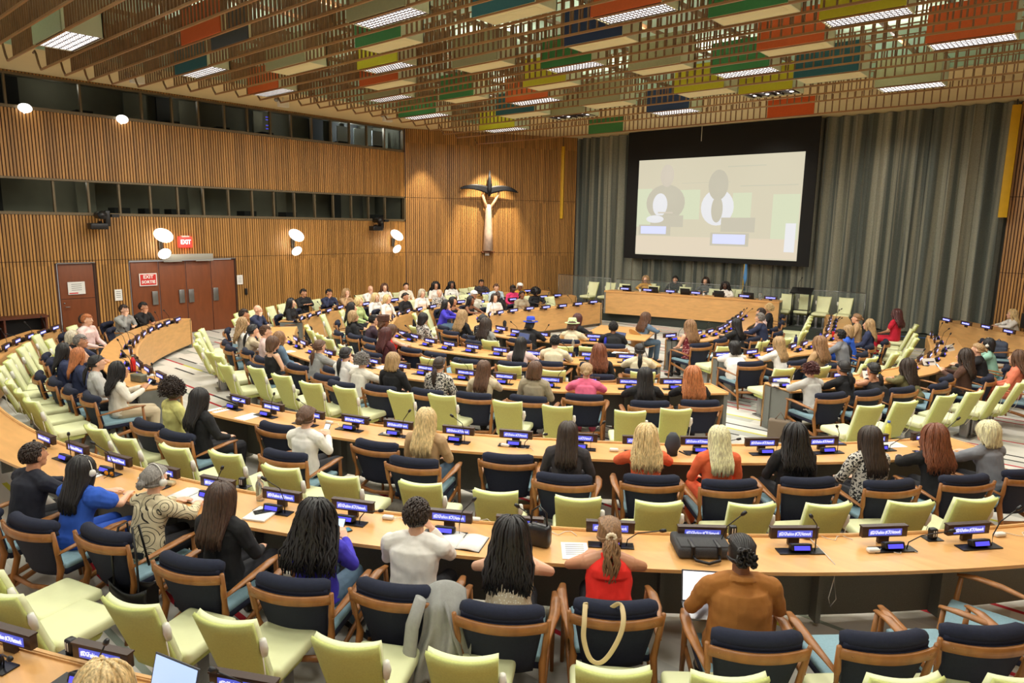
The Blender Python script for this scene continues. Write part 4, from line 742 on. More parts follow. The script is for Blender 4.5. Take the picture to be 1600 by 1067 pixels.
# windows
mu = [4.7 - 1.57 * k for k in range(4, 0, -1)] + [4.7, 6.27, 7.72, 8.51, 9.24, 10.0, 10.71, 11.45, 12.16, 12.9, 13.63, 14.36, 15.08, 15.84]
ml = [3.0 - 1.5 * k for k in range(3, 0, -1)] + [3.0, 4.2, 5.5, 6.27, 7.0, 7.78, 8.51, 9.24, 9.99, 10.74, 11.46, 12.18, 12.93, 13.64, 14.37, 15.1, 15.83]
GL = mat_glass()
M_BOOTH = mat('booth_wall', S(120, 118, 102), 0.9, var=0.1, scale=2)
M_BOOTHD = mat('booth_dark', S(34, 34, 32), 0.9)
M_BOOTHW = mat('booth_pale_panel', S(170, 176, 178), 0.8)
for k, (w, mus) in enumerate(((WU, mu), (WL, ml))):
    y0, y1, z0, z1 = w
    root = bpy.data.objects.new('window_%d' % (k + 1), None); COL.objects.link(root); struct(root); root.location = (XL, 0, 0)
    f = MB()
    f.box((-0.06, (y0 + y1) / 2, z0 + .03), (.16, y1 - y0, .07)); f.box((-0.06, (y0 + y1) / 2, z1 - .02), (.16, y1 - y0, .05))
    f.box((-0.06, y1 - .02, (z0 + z1) / 2), (.16, .05, z1 - z0))
    for y in mus: f.box((-0.08, y, (z0 + z1) / 2), (.1, .045, z1 - z0 - .04))
    f.build('window_frame', M_MULLION, root)
    g = MB(); g.add([(-.12, y0, z0), (-.12, y1, z0), (-.12, y1, z1), (-.12, y0, z1)], [[0, 1, 2, 3]]); g.build('glass_pane', GL, root)
    r = MB(); D = -1.8
    r.add([(-.2, y0, z0), (-.2, y1, z0), (D, y1, z0 - .3), (D, y0, z0 - .3), (-.2, y0, z1), (-.2, y1, z1), (D, y1, z1 + .2), (D, y0, z1 + .2)],
          [[0, 1, 2, 3], [4, 7, 6, 5], [3, 2, 6, 7], [1, 5, 6, 2], [0, 3, 7, 4]], 0)
    rr = random.Random(3 + k)
    for y in mus[3:]:
        if rr.random() < .55: r.box((D + .25, y + .4, (z0 + z1) / 2), (.08, rr.uniform(.3, .6), z1 - z0 + .3), rr.choice([1, 1, 2] if k == 0 and y > 13 else [1, 0, 1]))
        if rr.random() < .5: r.box((-1.0, y + .3, z0 + .1), (.5, .4, .25), 1)
    if k == 0:
        for yy in (14.4, 15.1, 15.9): r.box((-.9, yy + .3, z0 + .35), (.04, .5, .8), 2)
    r.build('booth_interior', [M_BOOTH, M_BOOTHD, M_BOOTHW], root)
    if k == 0:
        q = MB()
        for i, zz in enumerate((6.45, 6.37, 6.2, 6.1)): q.box((-.5, 11.62, zz), (.02, .12, .025))
        q.build('equipment_display', M_SCREENB, root)
    for y, e in ((-1, 5), (3, 6), (6, 5), (9, 4), (12, 4), (15.2, 70 if k == 0 else 3)):  # point lamps added to lift the booth interiors, no fixtures modelled
        L = bpy.data.lights.new('booth_fill', 'POINT'); L.energy = e; L.color = (.9, .95, 1) if y > 15 and k == 0 else (1, .93, .8); L.shadow_soft_size = .1
        o = bpy.data.objects.new('booth_fill', L); COL.objects.link(o); o.location = (XL - 1.0, y, z1 + .02)
# doors
M_DOOR = mat_wood('mahogany_door', S(124, 66, 34), 0.4, (6, 6, 1.2), 0.12)
def door(n, y0, y1, plate=None):
    root = MB(); root.box((XL - .06, (y0 + y1) / 2, 1.05), (.06, y1 - y0 - .012, 2.08), 0, bev=.004)
    o = struct(root.build('door_%d' % n, [M_DOOR]))
    if plate:
        h = MB(); h.box((XL + .0, plate, 1.08), (.05, .15, .38), 0, bev=.008); h.build('push_plate', M_STEEL, o)
    return o
dsingle = door(1, 5.42, 6.22)
h = MB(); h.tube([(XL + .02, 5.5, 1.0), (XL + .05, 5.5, 1.0), (XL + .05, 5.6, 1.0)], .012); h.ball((XL - .02, 5.5, 1.09), .02); h.build('door_handle', M_STEEL, dsingle)
h = MB(); h.box((XL - .03, 5.82, 1.2), (.012, .8, .008)); h.build('door_joint', M_BLACK, dsingle)
door(2, 7.12, 7.85, 7.70); door(3, 7.86, 8.59, 8.43); door(4, 8.60, 9.32, 8.70); door(5, 9.33, 10.05, 9.42)
t = MB(); t.box((XL - .0, 5.82, 2.115), (.1, .86, .03)); t.box((XL, 8.58, 2.13), (.1, 2.98, .03)); struct(t.build('trim_1', M_STEEL))
op = MB(); op.box((XL + .07, 8.63, 2.2), (.14, 1.42, .17), 0, bev=.01); op.box((XL + .1, 8.2, 2.09), (.03, .5, .03)); op.box((XL + .1, 9.1, 2.09), (.03, .5, .03))
tag(op.build('door_operator', mat('grey_metal', S(170, 168, 158), 0.5, 0.3)), 'long grey door operator box above the wooden double doors', 'door operator')
# ceiling: perimeter soffit at 6.65, recess at 7.4
t = MB()
def slab(b, x0, y0, x1, y1, z, th=.1, mi=0): b.box(((x0 + x1) / 2, (y0 + y1) / 2, z + th / 2), (x1 - x0, y1 - y0, th), mi)
slab(t, -20.3, -3, -17.15, 23.4, WH); slab(t, -17.15, 17.45, 3.6, 23.4, WH)
t.box((-17.12, 7.2, 7.05), (.06, 20.5, .8), 1); t.box((-6.8, 17.42, 7.05), (20.7, .06, .8), 1)
slab(t, -17.2, -3, 3.6, 17.5, 7.45, .1, 1)
struct(t.build('ceiling', [M_CREAM, M_SAGE]))
# platform at the curtain
pf = [(-13.9, 19.75), (-13.3, 19.93), (-11.3, 20.25), (-9.2, 20.62), (-7.3, 20.95), (-5.8, 21.1), (-2.8, 22.2), (-2.7, 22.6), (-16.25, 22.65), (-16.7, 21.7), (-14.2, 20.4)]
vs = [(x, y, 0) for x, y in pf] + [(x, y, .3) for x, y in pf]; n = len(pf)
t = MB(); t.add(vs, [[i, (i + 1) % n, n + (i + 1) % n, n + i] for i in range(n)] + [[n + i for i in range(n)]])
tag(t.build('podium_platform', mat('dark_green_carpet', S(52, 58, 52), 0.95, var=0.15, scale=60)), 'low dark green carpeted platform below the curtain', 'platform')
# curtain
t = MB(); nx = 560; x0, x1 = -16.55, -2.4
rr = random.Random(5); ph = [rr.uniform(-.5, .5) for _ in range(80)]
pts = []
for i in range(nx + 1):
    u = i / nx; x = x0 + (x1 - x0) * u
    p = u * 34; a = math.sin(2 * PI * p + ph[int(p)] * 0.0); a = math.copysign(abs(a) ** .6, a); y = 22.72 + .15 * a * (1 + .3 * ph[int(p) % 80]) + .02 * math.sin(2 * PI * p * 2.7)
    pts.append((x + .05 * math.sin(4 * PI * p), y))
vs = []; fs = []
zz = [.31, 1.2, 2.6, 4.4, 5.8, 6.64]
for z in zz:
    for (x, y) in pts: vs.append((x, y, z))
W = nx + 1
for k in range(len(zz) - 1):
    for i in range(nx): fs.append([k * W + i, k * W + i + 1, (k + 1) * W + i + 1, (k + 1) * W + i])
t.add(vs, fs, 0, True)
tag(t.build('stage_curtain', mat_curtain()), 'tall grey green pleated curtain covering the back wall', 'curtain')
# ------------------------------------------------------------------ letters as meshes
_txt = {}
def text_mesh(s, size, m, depth=0.001, width=None, bold=0.0):
    k = (s, size, m.name, width)
    if k in _txt: return _txt[k]
    cu = bpy.data.curves.new('t', 'FONT'); cu.body = s; cu.size = size; cu.align_x = 'CENTER'; cu.align_y = 'CENTER'; cu.extrude = depth; cu.resolution_u = 2; cu.offset = bold
    o = bpy.data.objects.new('t', cu); COL.objects.link(o)
    dg = bpy.context.evaluated_depsgraph_get(); me = bpy.data.meshes.new_from_object(o.evaluated_get(dg))
    bpy.data.objects.remove(o)
    if width:
        xs = [v.co.x for v in me.vertices]; w = max(xs) - min(xs)
        for v in me.vertices: v.co.x *= width / w
    me.materials.clear(); me.materials.append(m); _txt[k] = me
    return me
def letters(s, size, m, loc, rot, parent, width=None, bold=0.0, name='lettering'):
    o = place(name, text_mesh(s, size, m, width=width, bold=bold), parent); o.location = loc; o.rotation_euler = rot
    return o
R_X = (PI / 2, 0, PI / 2)      # readable from +X
M_RED = mat('sign_red', S(206, 44, 40), 0.5)
M_WHITEP = mat('sign_white', S(240, 238, 232), 0.6)
XW = XL + .01
# exit plate on door, papers
r = MB(); r.box((XL + .0, 7.55, 1.60), (.02, .46, .34), 0); r.box((XL + .012, 7.55, 1.60), (.01, .41, .29), 1)
o = tag(r.build('exit_sign', [M_WHITEP, M_RED]), 'red and white EXIT SORTIE sign on the wooden double door', 'sign')
letters('EXIT', .13, M_WHITEP, (XL + .02, 7.55, 1.675), R_X, o, bold=.004); letters('SORTIE', .11, M_WHITEP, (XL + .02, 7.55, 1.535), R_X, o, bold=.004)
r = MB(); r.box((XL + .06, 8.59, 2.62), (.1, .36, .3), 0, bev=.01); r.box((XL + .08, 8.59, 2.78), (.1, .2, .04), 1)
o = tag(r.build('exit_lamp', [mat('exit_glow', S(255, 60, 50), .4, emis=S(255, 44, 40), estr=2.2), M_WHITEPL]), 'glowing red exit lamp box above the double doors', 'exit sign')
letters('EXIT', .17, mat('exit_letters', S(255, 230, 225), .4, emis=S(255, 225, 220), estr=2.5), (XL + .115, 8.59, 2.62), R_X, o, width=.28, bold=.004)
for (y0, y1, z0, z1, lab) in ((5.6, 5.99, 1.31, 1.63, 'white notice sheet on the single mahogany door'), (6.67, 6.85, 1.08, 1.38, 'small white notice on the battens left of the double doors'), (10.09, 10.27, 1.33, 1.61, 'small white notice on the battens right of the double doors')):
    xx = XL + (.0 if y0 < 6.2 else .025)
    r = MB(); r.box((xx, (y0 + y1) / 2, (z0 + z1) / 2), (.012, y1 - y0, z1 - z0), 0)
    for k in range(4): r.box((xx + .007, (y0 + y1) / 2, z1 - .06 - k * .05), (.003, (y1 - y0) * .6, .012), 1)
    if y0 < 6: r.box((xx + .007, 5.72, 1.34), (.003, .2, .03), 2)
    tag(r.build('paper_notice', [M_PAPER, mat('print_grey', S(120, 120, 118), .8), M_RED]), lab, 'notice')
r = MB(); r.box((XL + .05, 10.35, 1.1), (.06, .07, .2), 0, bev=.01); tag(r.build('card_reader', M_BLACK), 'small black card reader right of the double doors', 'card reader')
# sconces: two white discs on a stem
M_LAMPW = mat('lamp_glow', S(255, 250, 240), .4, emis=(1, .95, .86, 1), estr=2.6)
M_LAMPB = mat('lamp_metal', S(70, 66, 60), .4, .6)
for i, y in enumerate((7.92, 12.0, 16.08)):
    t = thing('wall_sconce', 'double disc wall lamp with bright white shades, ' + ['left of the red exit lamp', 'midway along the wall between two others', 'nearest the sculpture corner'][i], 'wall lamp', (XL + .03, y, 2.56), 0, 'double disc wall lamps')
    r = MB(); r.tube([(.05, 0, -.2), (.1, 0, 0), (.18, 0, .14)], .02); r.box((.03, 0, 0), (.06, .1, .3), 0, bev=.01); r.build('bracket', M_LAMPB, t)
    for zz, rad, tilt in ((.25, .25, .85), (-.25, .17, -1.0)):
        Mx = Matrix.Translation((.26, 0, zz)) @ Matrix.Rotation(tilt, 4, 'Y')
        r = MB(); r.lathe([(.03, -.09), (rad * .7, -.05), (rad, 0), (rad, .012), (.0001, .03)], (0, 0, 0), 24, 0, Mx); r.build('lamp_shade', M_LAMPW, t)
    L = bpy.data.lights.new('sconce_light', 'POINT'); L.energy = 12; L.color = (1, .85, .6); L.shadow_soft_size = .12
    o = bpy.data.objects.new('sconce_light', L); COL.objects.link(o); o.location = (XL + .55, y, 2.5)
for i, y in enumerate((5.03, 7.16)):
    r = MB(); r.ball((XL + .12, y, 5.80), (.10, .15, .11)); r.tube([(XL + .02, y, 5.7), (XL + .12, y, 5.74)], .02)
    tag(r.build('globe_lamp', M_LAMPW), 'small white half globe lamp on the upper window ledge, ' + ('left' if i == 0 else 'right') + ' one', 'lamp')
# projectors on brackets
for i, y in enumerate((6.4, 15.2)):
    t = thing('stage_projector', 'black moving spotlight on a bracket below the lower windows, ' + ('above the single door' if i == 0 else 'near the corner'), 'spotlight', (XL + .1, y, 3.15), 0, 'black spotlights')
    r = MB(); r.box((.25, -.1, -.1), (.3, .42, .16), 0, bev=.03); r.build('base', M_BLACK, t)
    r = MB(); r.box((.25, .12, .1), (.2, .12, .4), 0, bev=.02); r.tube([(.0, 0, 0), (.2, 0, 0)], .03); r.build('arm', M_BLACK, t)
    r = MB(); r.tube([(.1, -.05, .18), (.42, -.05, .18), (.5, -.05, .18)], [.09, .1, .11], 14); r.box((.3, .3, .17), (.12, .18, .08)); r.build('lamp_head', M_BLACK, t)
# emergency lights on the soffit edge
for i, (x, y) in enumerate(((-17.8, 6.8), (-18.0, 10.7), (-17.8, 14.2))):
    r = MB(); r.box((x, y, 6.47), (.14, .3, .16), 0, bev=.01); r.ball((x + .02, y - .22, 6.56), .06, mi=1); r.tube([(x, y, 6.5), (x, y, 6.66)], .02)
    tag(r.build('emergency_light', [M_WHITEPL, M_STEEL]), 'small white emergency light under the soffit, ' + ['nearest', 'middle', 'farthest'][i] + ' of three', 'emergency light')
# low shelf at the left wall
r = MB(); r.box((XL + .25, 3.3, .86), (.45, 3.4, .05)); r.box((XL + .25, 3.3, .35), (.45, 3.4, .04)); r.box((XL + .05, 3.3, .45), (.03, 3.4, .8), 1)
for y in (1.7, 2.5, 3.3, 4.1, 4.95): r.box((XL + .25, y, .43), (.44, .04, .86))
tag(r.build('bookcase', [mat_wood('dark_shelf_wood', S(92, 44, 22), .5), M_BLACK]), 'low dark wooden bookcase against the left wall', 'bookcase')
r = MB(); r.box((-19.0, 3.2, .6), (.5, .5, .08), 0, bev=.03); r.box((-19.2, 3.2, .8), (.07, .5, .42), 0, bev=.03)
for a in (-.2, .2):
    for c in (-.2, .2): r.tube([(-19 + a, 3.2 + c, 0), (-19 + a, 3.2 + c, .6)], .02, mi=1)
tag(r.build('side_chair', [M_NAVY, M_CHAIRWOOD]), 'navy padded chair beside the low bookcase', 'chair')
# wall carving: a plain tapering pale column holding a dark crescent
cd = (CH1 - CH0).normalized(); cn = Vector((cd.y, -cd.x, 0)); ang = math.atan2(cd.y, cd.x)
base = CH0 + cd * 3.12
t = thing('wall_sculpture', 'tall pale abstract carving with dark winged crescent on the corner wall', 'sculpture', (base.x, base.y, 0), ang)
# local x along wall, local -y outwards
r = MB(); r.tube([(0, -.2, 2.25), (0, -.2, 2.9), (0, -.2, 3.5), (0, -.2, 3.82), (.0, -.2, 4.0)], [.24, .2, .165, .14, .09], 14, flat=.8); r.build('column', mat('pale_stone', S(214, 190, 172), .7, var=.12, scale=8), t)
r = MB(); r.tube([(-.06, -.2, 3.85), (-.16, -.22, 4.1), (-.24, -.25, 4.35), (-.22, -.25, 4.6)], [.06, .055, .05, .035], 10); r.tube([(.06, -.2, 3.85), (.24, -.22, 4.12), (.36, -.25, 4.35), (.4, -.25, 4.55)], [.06, .055, .05, .04], 10); r.build('prong', mat('pale_stone2', S(222, 180, 140), .7), t)
M_DK = mat('dark_bronze', S(26, 28, 34), .5, .4, var=.2, scale=14)
r = MB()
def wing(sgn):
    def fn(u, v):
        x = sgn * (.05 + 1.08 * u); z = 4.52 + .12 * math.sin(u * PI * .8) - .03 * u * u * (1 if sgn < 0 else 4) + (v - .5) * (.26 * (1 - u) ** .6 + .03)
        return (x, -.32 - .06 * math.sin(u * 3), z ), (0, -1, 0)
    return fn
r.grid(wing(-1), 30, 4, .05); r.grid(wing(1), 30, 4, .05); r.build('crescent', M_DK, t)
r = MB(); r.tube([(.0, -.3, 4.3), (.0, -.32, 4.6), (.0, -.33, 4.95), (.0, -.33, 5.25)], [.05, .10, .07, .012], 12); r.build('finial', M_DK, t)
r = MB(); r.box((0, -.13, 2.2), (.5, .24, .05)); r.box((0, -.06, 2.12), (.16, .04, .12), 1); r.build('plinth', [mat('bracket_wood', S(120, 70, 40), .6), M_PAPER], t)
# gold strips beside the curtain
for i, (x, y, w) in enumerate(((-16.75, 22.0, .12), (-2.4, 22.35, .2))):
    z0, z1 = (3.52, 6.3) if i == 0 else (3.64, 6.5)
    t = thing('hanging_gold_strip', 'tall narrow golden yellow board hanging at the ' + ('left' if i == 0 else 'right') + ' end of the curtain', 'panel', (x, y, 0), .3)
    r = MB(); r.box((0, 0, (z0 + z1) / 2), (w, .05, z1 - z0), 0, bev=.004); r.build('board', M_GOLD, t)
    r = MB(); r.tube([(0, 0, z1), (0, 0, 6.64)], .015); r.build('hanger', M_BLACK, t)
# projection screen
ys = 22.3
t = thing('projection_screen', 'huge projection screen with black border showing two faint seated people', 'screen', (0, ys, 0))
r = MB(); r.box((-10.6, .03, 4.36), (6.75, .05, 4.55)); r.build('black_border', mat('black_cloth', S(16, 16, 16), .9), t)
def em(name, c, k=1.0): return mat(name, S(40, 40, 38), .8, emis=c, estr=k * 1.55)
A = (-13.47, 2.25); Bq = (-7.6, 5.62)
sw, sh = Bq[0] - A[0], Bq[1] - A[1]
r = MB(); r.box(((A[0] + Bq[0]) / 2, -.01, (A[1] + Bq[1]) / 2), (sw, .03, sh)); r.build('lit_picture', em('proj_base', S(218, 210, 184), .62), t)
pm = [em('proj_lime', S(218, 224, 192), .62), em('proj_skin', S(216, 206, 188), .62), em('proj_dark', S(203, 197, 177), .62), em('proj_white', S(230, 230, 232), .66), em('proj_blue', S(206, 210, 248), .75), em('proj_wood', S(226, 212, 188), .64), em('proj_line', S(207, 203, 180), .62)]
r = MB()
def pic(u0, v0, u1, v1, mi, lift, bev=.02, rz=0):
    x0, x1 = A[0] + u0 * sw, A[0] + u1 * sw; z1, z0 = Bq[1] - v0 * sh, Bq[1] - v1 * sh
    r.box(((x0 + x1) / 2, -.025 - lift * .004, (z0 + z1) / 2), (x1 - x0, .004, z1 - z0), mi, ry=rz)
def disc(u, v, a, bb, mi, lift):
    Mx = Matrix.Translation((A[0] + u * sw, -.025 - lift * .004, Bq[1] - v * sh)) @ Matrix.Rotation(PI / 2, 4, 'X') @ Matrix.Diagonal((a * sw, bb * sh, 1, 1))
    r.lathe([(1, 0), (1, .003)], n=24, mi=mi, M=Mx)
pic(.0, .3, .1, .7, 0, 1); pic(.28, .32, .42, .62, 0, 1); pic(.62, .36, .73, .62, 0, 1); pic(.85, .38, .995, .8, 0, 1)
pic(.58, .1, .8, .11, 6, 1); pic(.3, .25, .6, .255, 6, 1); pic(.66, .29, .98, .3, 6, 1)
pic(0, .8, .999, .985, 5, 1)
disc(.195, .45, .13, .19, 2, 2); disc(.2, .17, .045, .115, 1, 3); disc(.16, .47, .05, .12, 3, 3)
disc(.53, .5, .1, .18, 3, 2); disc(.53, .28, .06, .15, 2, 3); disc(.53, .52, .035, .13, 2, 3); disc(.13, .62, .06, .04, 3, 4)
pic(.1, .58, .32, .7, 2, 4); pic(.56, .6, .76, .74, 2, 4); pic(.02, .68, .24, .79, 2, 5); pic(.035, .695, .21, .775, 4, 6); pic(.5, .75, .73, .88, 2, 5); pic(.515, .765, .71, .86, 4, 6)
pic(.93, .65, .985, .92, 3, 5); pic(.15, .545, .25, .56, 1, 7)
r.build('picture_figures', pm, t)
r = MB(); r.tube([(-10.9, 21.9 - ys, 6.6), (-10.9, 21.9 - ys, 6.1)], .01); r.build('pull_cord', M_WHITEPL, t)

# ------------------------------------------------------------------ ceiling slat screens
RAILS = [3.1, 3.5, 3.95, 4.6, 5.1, 5.6, 6.08, 6.57, 7.07, 7.55, 8.08, 8.6, 9.12, 9.65, 10.2, 10.72, 11.27, 11.85, 12.43, 13.04, 13.68, 14.4, 15.35, 16.3, 17.2, 19.0]
EX = [(3, -16.2), (3.9, -16.4), (4.7, -16.9), (5.6, -17.3), (6.3, -17.3), (7.2, -16.8), (8.2, -16.55), (9.2, -16.4), (10.7, -16.25), (12.4, -16.25), (13.7, -16.5), (14.4, -16.7), (15.5, -17.2), (17.4, -17.8), (19.2, -18.6)]
def xend(y):
    for (a, xa), (c, xc) in zip(EX, EX[1:]):
        if a <= y <= c: return xa + (xc - xa) * (y - a) / (c - a)
    return EX[-1][1]
HB = 6.2
rr = random.Random(11)
for i, y in enumerate([1.2, 1.7, 2.2, 2.65] + RAILS):
    xe = xend(max(y, 3.0)); x1 = 3.2 if y > 14 else 3.3
    nm = 'slatted ceiling screen with brown wooden battens, ' + (ORD[i] if i < len(ORD) else 'last') + ' from the camera side'
    t = thing('ceiling_slat_screen', nm if i < 29 else 'slatted ceiling screen nearest the projection screen', 'ceiling screen', (0, y, HB), 0, 'slatted ceiling screens')
    r = MB(); r.box(((xe + x1) / 2, 0, .0), (x1 - xe, .032, .032), 0); r.box(((xe + .45 + x1) / 2, 0, .52), (x1 - xe - .45, .02, .02), 0)
    r.build('rail', M_RAIL, t)
    r = MB(); r.tube([(xe + .02, 0, 0), (xe - .1, 0, .12), (xe - .22, 0, .34), (xe - .28, 0, .4), (xe - .4, 0, .38)], .022, 6); r.build('end_hook', M_BROWN, t)
    r = MB(); x = xe + .45; k = 0
    dense = .12 if y < 10 else .15
    while x < x1:
        pit = dense if x < -8.5 else .17
        r.box((x, 0, .26), (.022, .03, .5)); x += pit
    r.build('battens', M_BROWN, t)
    if 0 <= i: 
        r = MB()
        for xx in (xe + .5, xe + 4, -9, -5, -1, 2.5):
            r.tube([(xx, .0, .5), (xx, 0, 1.25)], .012, 5)
        r.build('hanger_rods', M_BLACK, t)
t = MB()
for k in range(18): t.box((-16.6 + k * 1.17, 9.5, 6.98), (.05, 16.5, .07))
tag(t.build('ceiling_beam_grid', M_BROWN), 'grid of thin brown beams above the slatted ceiling screens', 'ceiling beams')
# coloured boxes
CC = {'sage': S(160, 162, 128), 'orange': S(198, 86, 30), 'slate': S(66, 70, 78), 'teal': S(40, 92, 100), 'grey': S(158, 152, 116), 'green': S(58, 122, 66), 'yellow': S(192, 180, 32), 'navy': S(32, 48, 84)}
M_DIFF = mat('luminous_louvre', S(255, 246, 236), .5, emis=(1, .95, .92, 1), estr=3.2)
M_LOUV = mat('louvre_blades', S(60, 48, 44), .5, .3)
M_UNDER = mat('underside_cream', S(226, 218, 176), .7)
rows = {}
for (x0, x1, y, dep, c, ty) in sorted(BOXES, key=lambda q: (min(range(len(RAILS)), key=lambda i: abs(RAILS[i] - q[2])), q[0])):
    ri = min(range(len(RAILS)), key=lambda i: abs(RAILS[i] - y)); y = RAILS[ri]
    rows.setdefault((c, ty), []).append((x0, x1, y, dep, ri))
for (c, ty), lst in rows.items():
    for j, (x0, x1, y, dep, ri) in enumerate(lst):
        w = x1 - x0
        kind = {'L': 'with a bright louvred lamp below', 'P': 'with a plain cream underside', 'S': 'with small round spot bulbs below', 'N': 'seen only as a flat face'}[ty]
        lab = '%s ceiling box %s' % (c, kind)
        if len(lst) > 1: lab += ', ' + ORD[j] + ' counting from the camera'
        t = thing('ceiling_box', lab, 'ceiling panel', (x0, y - .035, HB), 0, 'coloured boxes hung in the ceiling')
        hh = .55 if y > 3 else .6
        cm = mat('box_' + c, CC[c], .75, var=.04, scale=30, bump=.1, bscale=200)
        r = MB(); r.box((w / 2, -.008, hh / 2), (w, .02, hh), 0); r.build('front_panel', cm, t)
        if ty == 'N':
            r = MB(); r.box((w / 2, .05, hh / 2), (w - .04, .09, hh - .04)); r.build('body', M_UNDER, t); continue
        r = MB()
        r.box((.01, dep / 2, hh / 2), (.02, dep, hh)); r.box((w - .01, dep / 2, hh / 2), (.02, dep, hh)); r.box((w / 2, dep - .01, hh / 2), (w, .02, hh)); r.box((w / 2, dep / 2, hh - .01), (w, dep, .02))
        r.build('body', mat('box_side', S(206, 206, 176), .8), t)
        if ty == 'P':
            r = MB(); r.box((w / 2, dep / 2, .012), (w - .02, dep - .02, .02)); r.box((w / 2, dep / 2, .004), (w * .8, dep * .35, .012), bev=.004); r.build('underside', M_UNDER, t)
        elif ty == 'L':
            r = MB(); r.box((w / 2, dep / 2, .02), (w - .06, dep - .06, .02)); r.build('light_panel', M_DIFF, t)
            r = MB(); nb = 16
            for q in range(nb + 1): r.box((.05 + (w - .1) * q / nb, dep / 2, .003), (.007, dep - .06, .010))
            for q in range(6): r.box((w / 2, .03 + (dep - .06) * q / 5, .003), (w - .04, .007 if q not in (0, 5) else .03, .012))
            r.build('louvre', M_LOUV, t)
            L = bpy.data.lights.new('panel_light', 'AREA'); L.shape = 'RECTANGLE'; L.size = w - .1; L.size_y = dep - .1; L.energy = 105; L.color = (1, .95, .87)
            o = bpy.data.objects.new('panel_light', L); COL.objects.link(o); o.location = (x0 + w / 2, y + dep / 2, HB - .03)
        else:
            r = MB(); r.box((w / 2, dep / 2, .05), (w - .04, dep - .04, .03)); 
            for q in range(7): r.box((w * (q + .5) / 7, dep / 2, .02), (.01, dep - .06, .04))
            r.build('underside', M_LOUV, t)
            r = MB()
            for q in range(4):
                for z in (.3, .7): r.lathe([(.045, 0), (.045, .01)], (w * (.15 + .23 * q), dep * z, .02), 10)
            r.build('bulb', M_DIFF, t)
# ------------------------------------------------------------------ curved tables
CX, CY = -10.25, 14.3
RG = {'E': (3.05, 2.2, 7.8), 'D': (5.2, 4.35, 11.), 'C': (7.35, 6.8, 13.6), 'B': (10.1, 9.8, 14.), 'A': (12.15, 12.1, 16.)}
def ell(ring, deg, o):
    a, b1, b2 = RG[ring]; t = math.radians(deg); bb = b1 if math.sin(t) < 0 else b2
    return Vector((CX + (a + o) * math.cos(t), CY + (bb + o) * math.sin(t), 0))
def interp(tab, x):
    tab = sorted(tab)
    if x <= tab[0][0]: return tab[0][1]
    for (a, p), (c, q) in zip(tab, tab[1:]):
        if a <= x <= c:
            t = (x - a) / (c - a); t = t * t * (3 - 2 * t); return p + (q - p) * t
    return tab[-1][1]
def table(ring, th0, th1, tab, label, width=.62, name='curved_table', top=.74):
    n = max(10, int(abs(th1 - th0) * 1.0))
    I = []; O = []
    for i in range(n + 1):
        th = th0 + (th1 - th0) * i / n; d = interp(tab, th) - .1
        I.append(ell(ring, th, d)); O.append(ell(ring, th, d + width))
    mid = (I[n // 2] + O[n // 2]) / 2
    # local axes: centre of table
    t = thing(name, label, 'conference table', (mid.x, mid.y, 0))
    off = Vector((mid.x, mid.y, 0)); I = [p - off for p in I]; O = [p - off for p in O]
    def strip(b, P, Q, z0, z1, mi=0, sm=False):
        k = len(P); vs = []
        for p, q in zip(P, Q): vs += [(p.x, p.y, z0), (q.x, q.y, z0), (q.x, q.y, z1), (p.x, p.y, z1)]
        fs = [[0, 3, 2, 1] if True else 0]; fs = [[3, 2, 1, 0]]
        for i in range(k - 1):
            a = i * 4; c = a + 4
            fs += [[a, a + 1, c + 1, c], [a + 1, a + 2, c + 2, c + 1], [a + 2, a + 3, c + 3, c + 2], [a + 3, a, c, c + 3]]
        e = (k - 1) * 4; fs.append([e, e + 1, e + 2, e + 3])
        b.add(vs, fs, mi, sm)
    lerp = lambda P, Q, f: [p.lerp(q, f) for p, q in zip(P, Q)]
    b = MB(); strip(b, lerp(I, O, .03), O, top - .028, top); b.build('table_top', M_TABLE, t)
    # front panel: wood facing inwards, with a softly rounded shoulder
    b = MB(); strip(b, I, lerp(I, O, .05), .10, top + .0); strip(b, lerp(I, O, .008), lerp(I, O, .07), top, top + .012); strip(b, lerp(I, O, .02), lerp(I, O, .055), top + .012, top + .018)
    b.build('front_panel', M_APRON, t)
    b = MB(); strip(b, lerp(I, O, .07), lerp(I, O, .12), .06, top - .03)
    m = int(n / 6) + 1
    for k in range(m + 1):
        i = min(n - 1, int(k * n / m)); p = I[i].lerp(O[i], .12); q = I[i].lerp(O[i], .3); dd = (I[i + 1] - I[i]).normalized() * .02
        vs = [(p.x - dd.x, p.y - dd.y, .05), (p.x + dd.x, p.y + dd.y, .05), (q.x + dd.x, q.y + dd.y, .05), (q.x - dd.x, q.y - dd.y, .05)]
        vs += [(a, c, top - .03) for a, c, _ in vs]; b.add(vs, [[3, 2, 1, 0], [4, 5, 6, 7], [0, 1, 5, 4], [1, 2, 6, 5], [2, 3, 7, 6], [3, 0, 4, 7]], 0)
    b.build('modesty_panel', M_DARKPANEL, t)
    for e, s in ((0, 1), (n, -1)):
        p = I[e]; q = O[e]; dd = (I[e + s] - I[e]).normalized() * .06; q = p.lerp(q, .96)
        b = MB(); vs = [(p.x, p.y, 0), (q.x, q.y, 0), (q.x + dd.x, q.y + dd.y, 0), (p.x + dd.x, p.y + dd.y, 0)]
        p2 = p
        vs += [(a, c, top - .005) for a, c, _ in vs]; b.add(vs, [[3, 2, 1, 0], [4, 5, 6, 7], [0, 1, 5, 4], [1, 2, 6, 5], [2, 3, 7, 6], [3, 0, 4, 7]], 0)
        b.build('end_panel', M_GREYEND, t)
        b = MB(); b.tube([(p.x, p.y, 0), (p.x, p.y, top - .05), (p.x + (q.x - p.x) * .06, p.y + (q.y - p.y) * .06, top), (q.x, q.y, top)], .014, 6); b.build('end_edging', M_APRON, t)
    return t
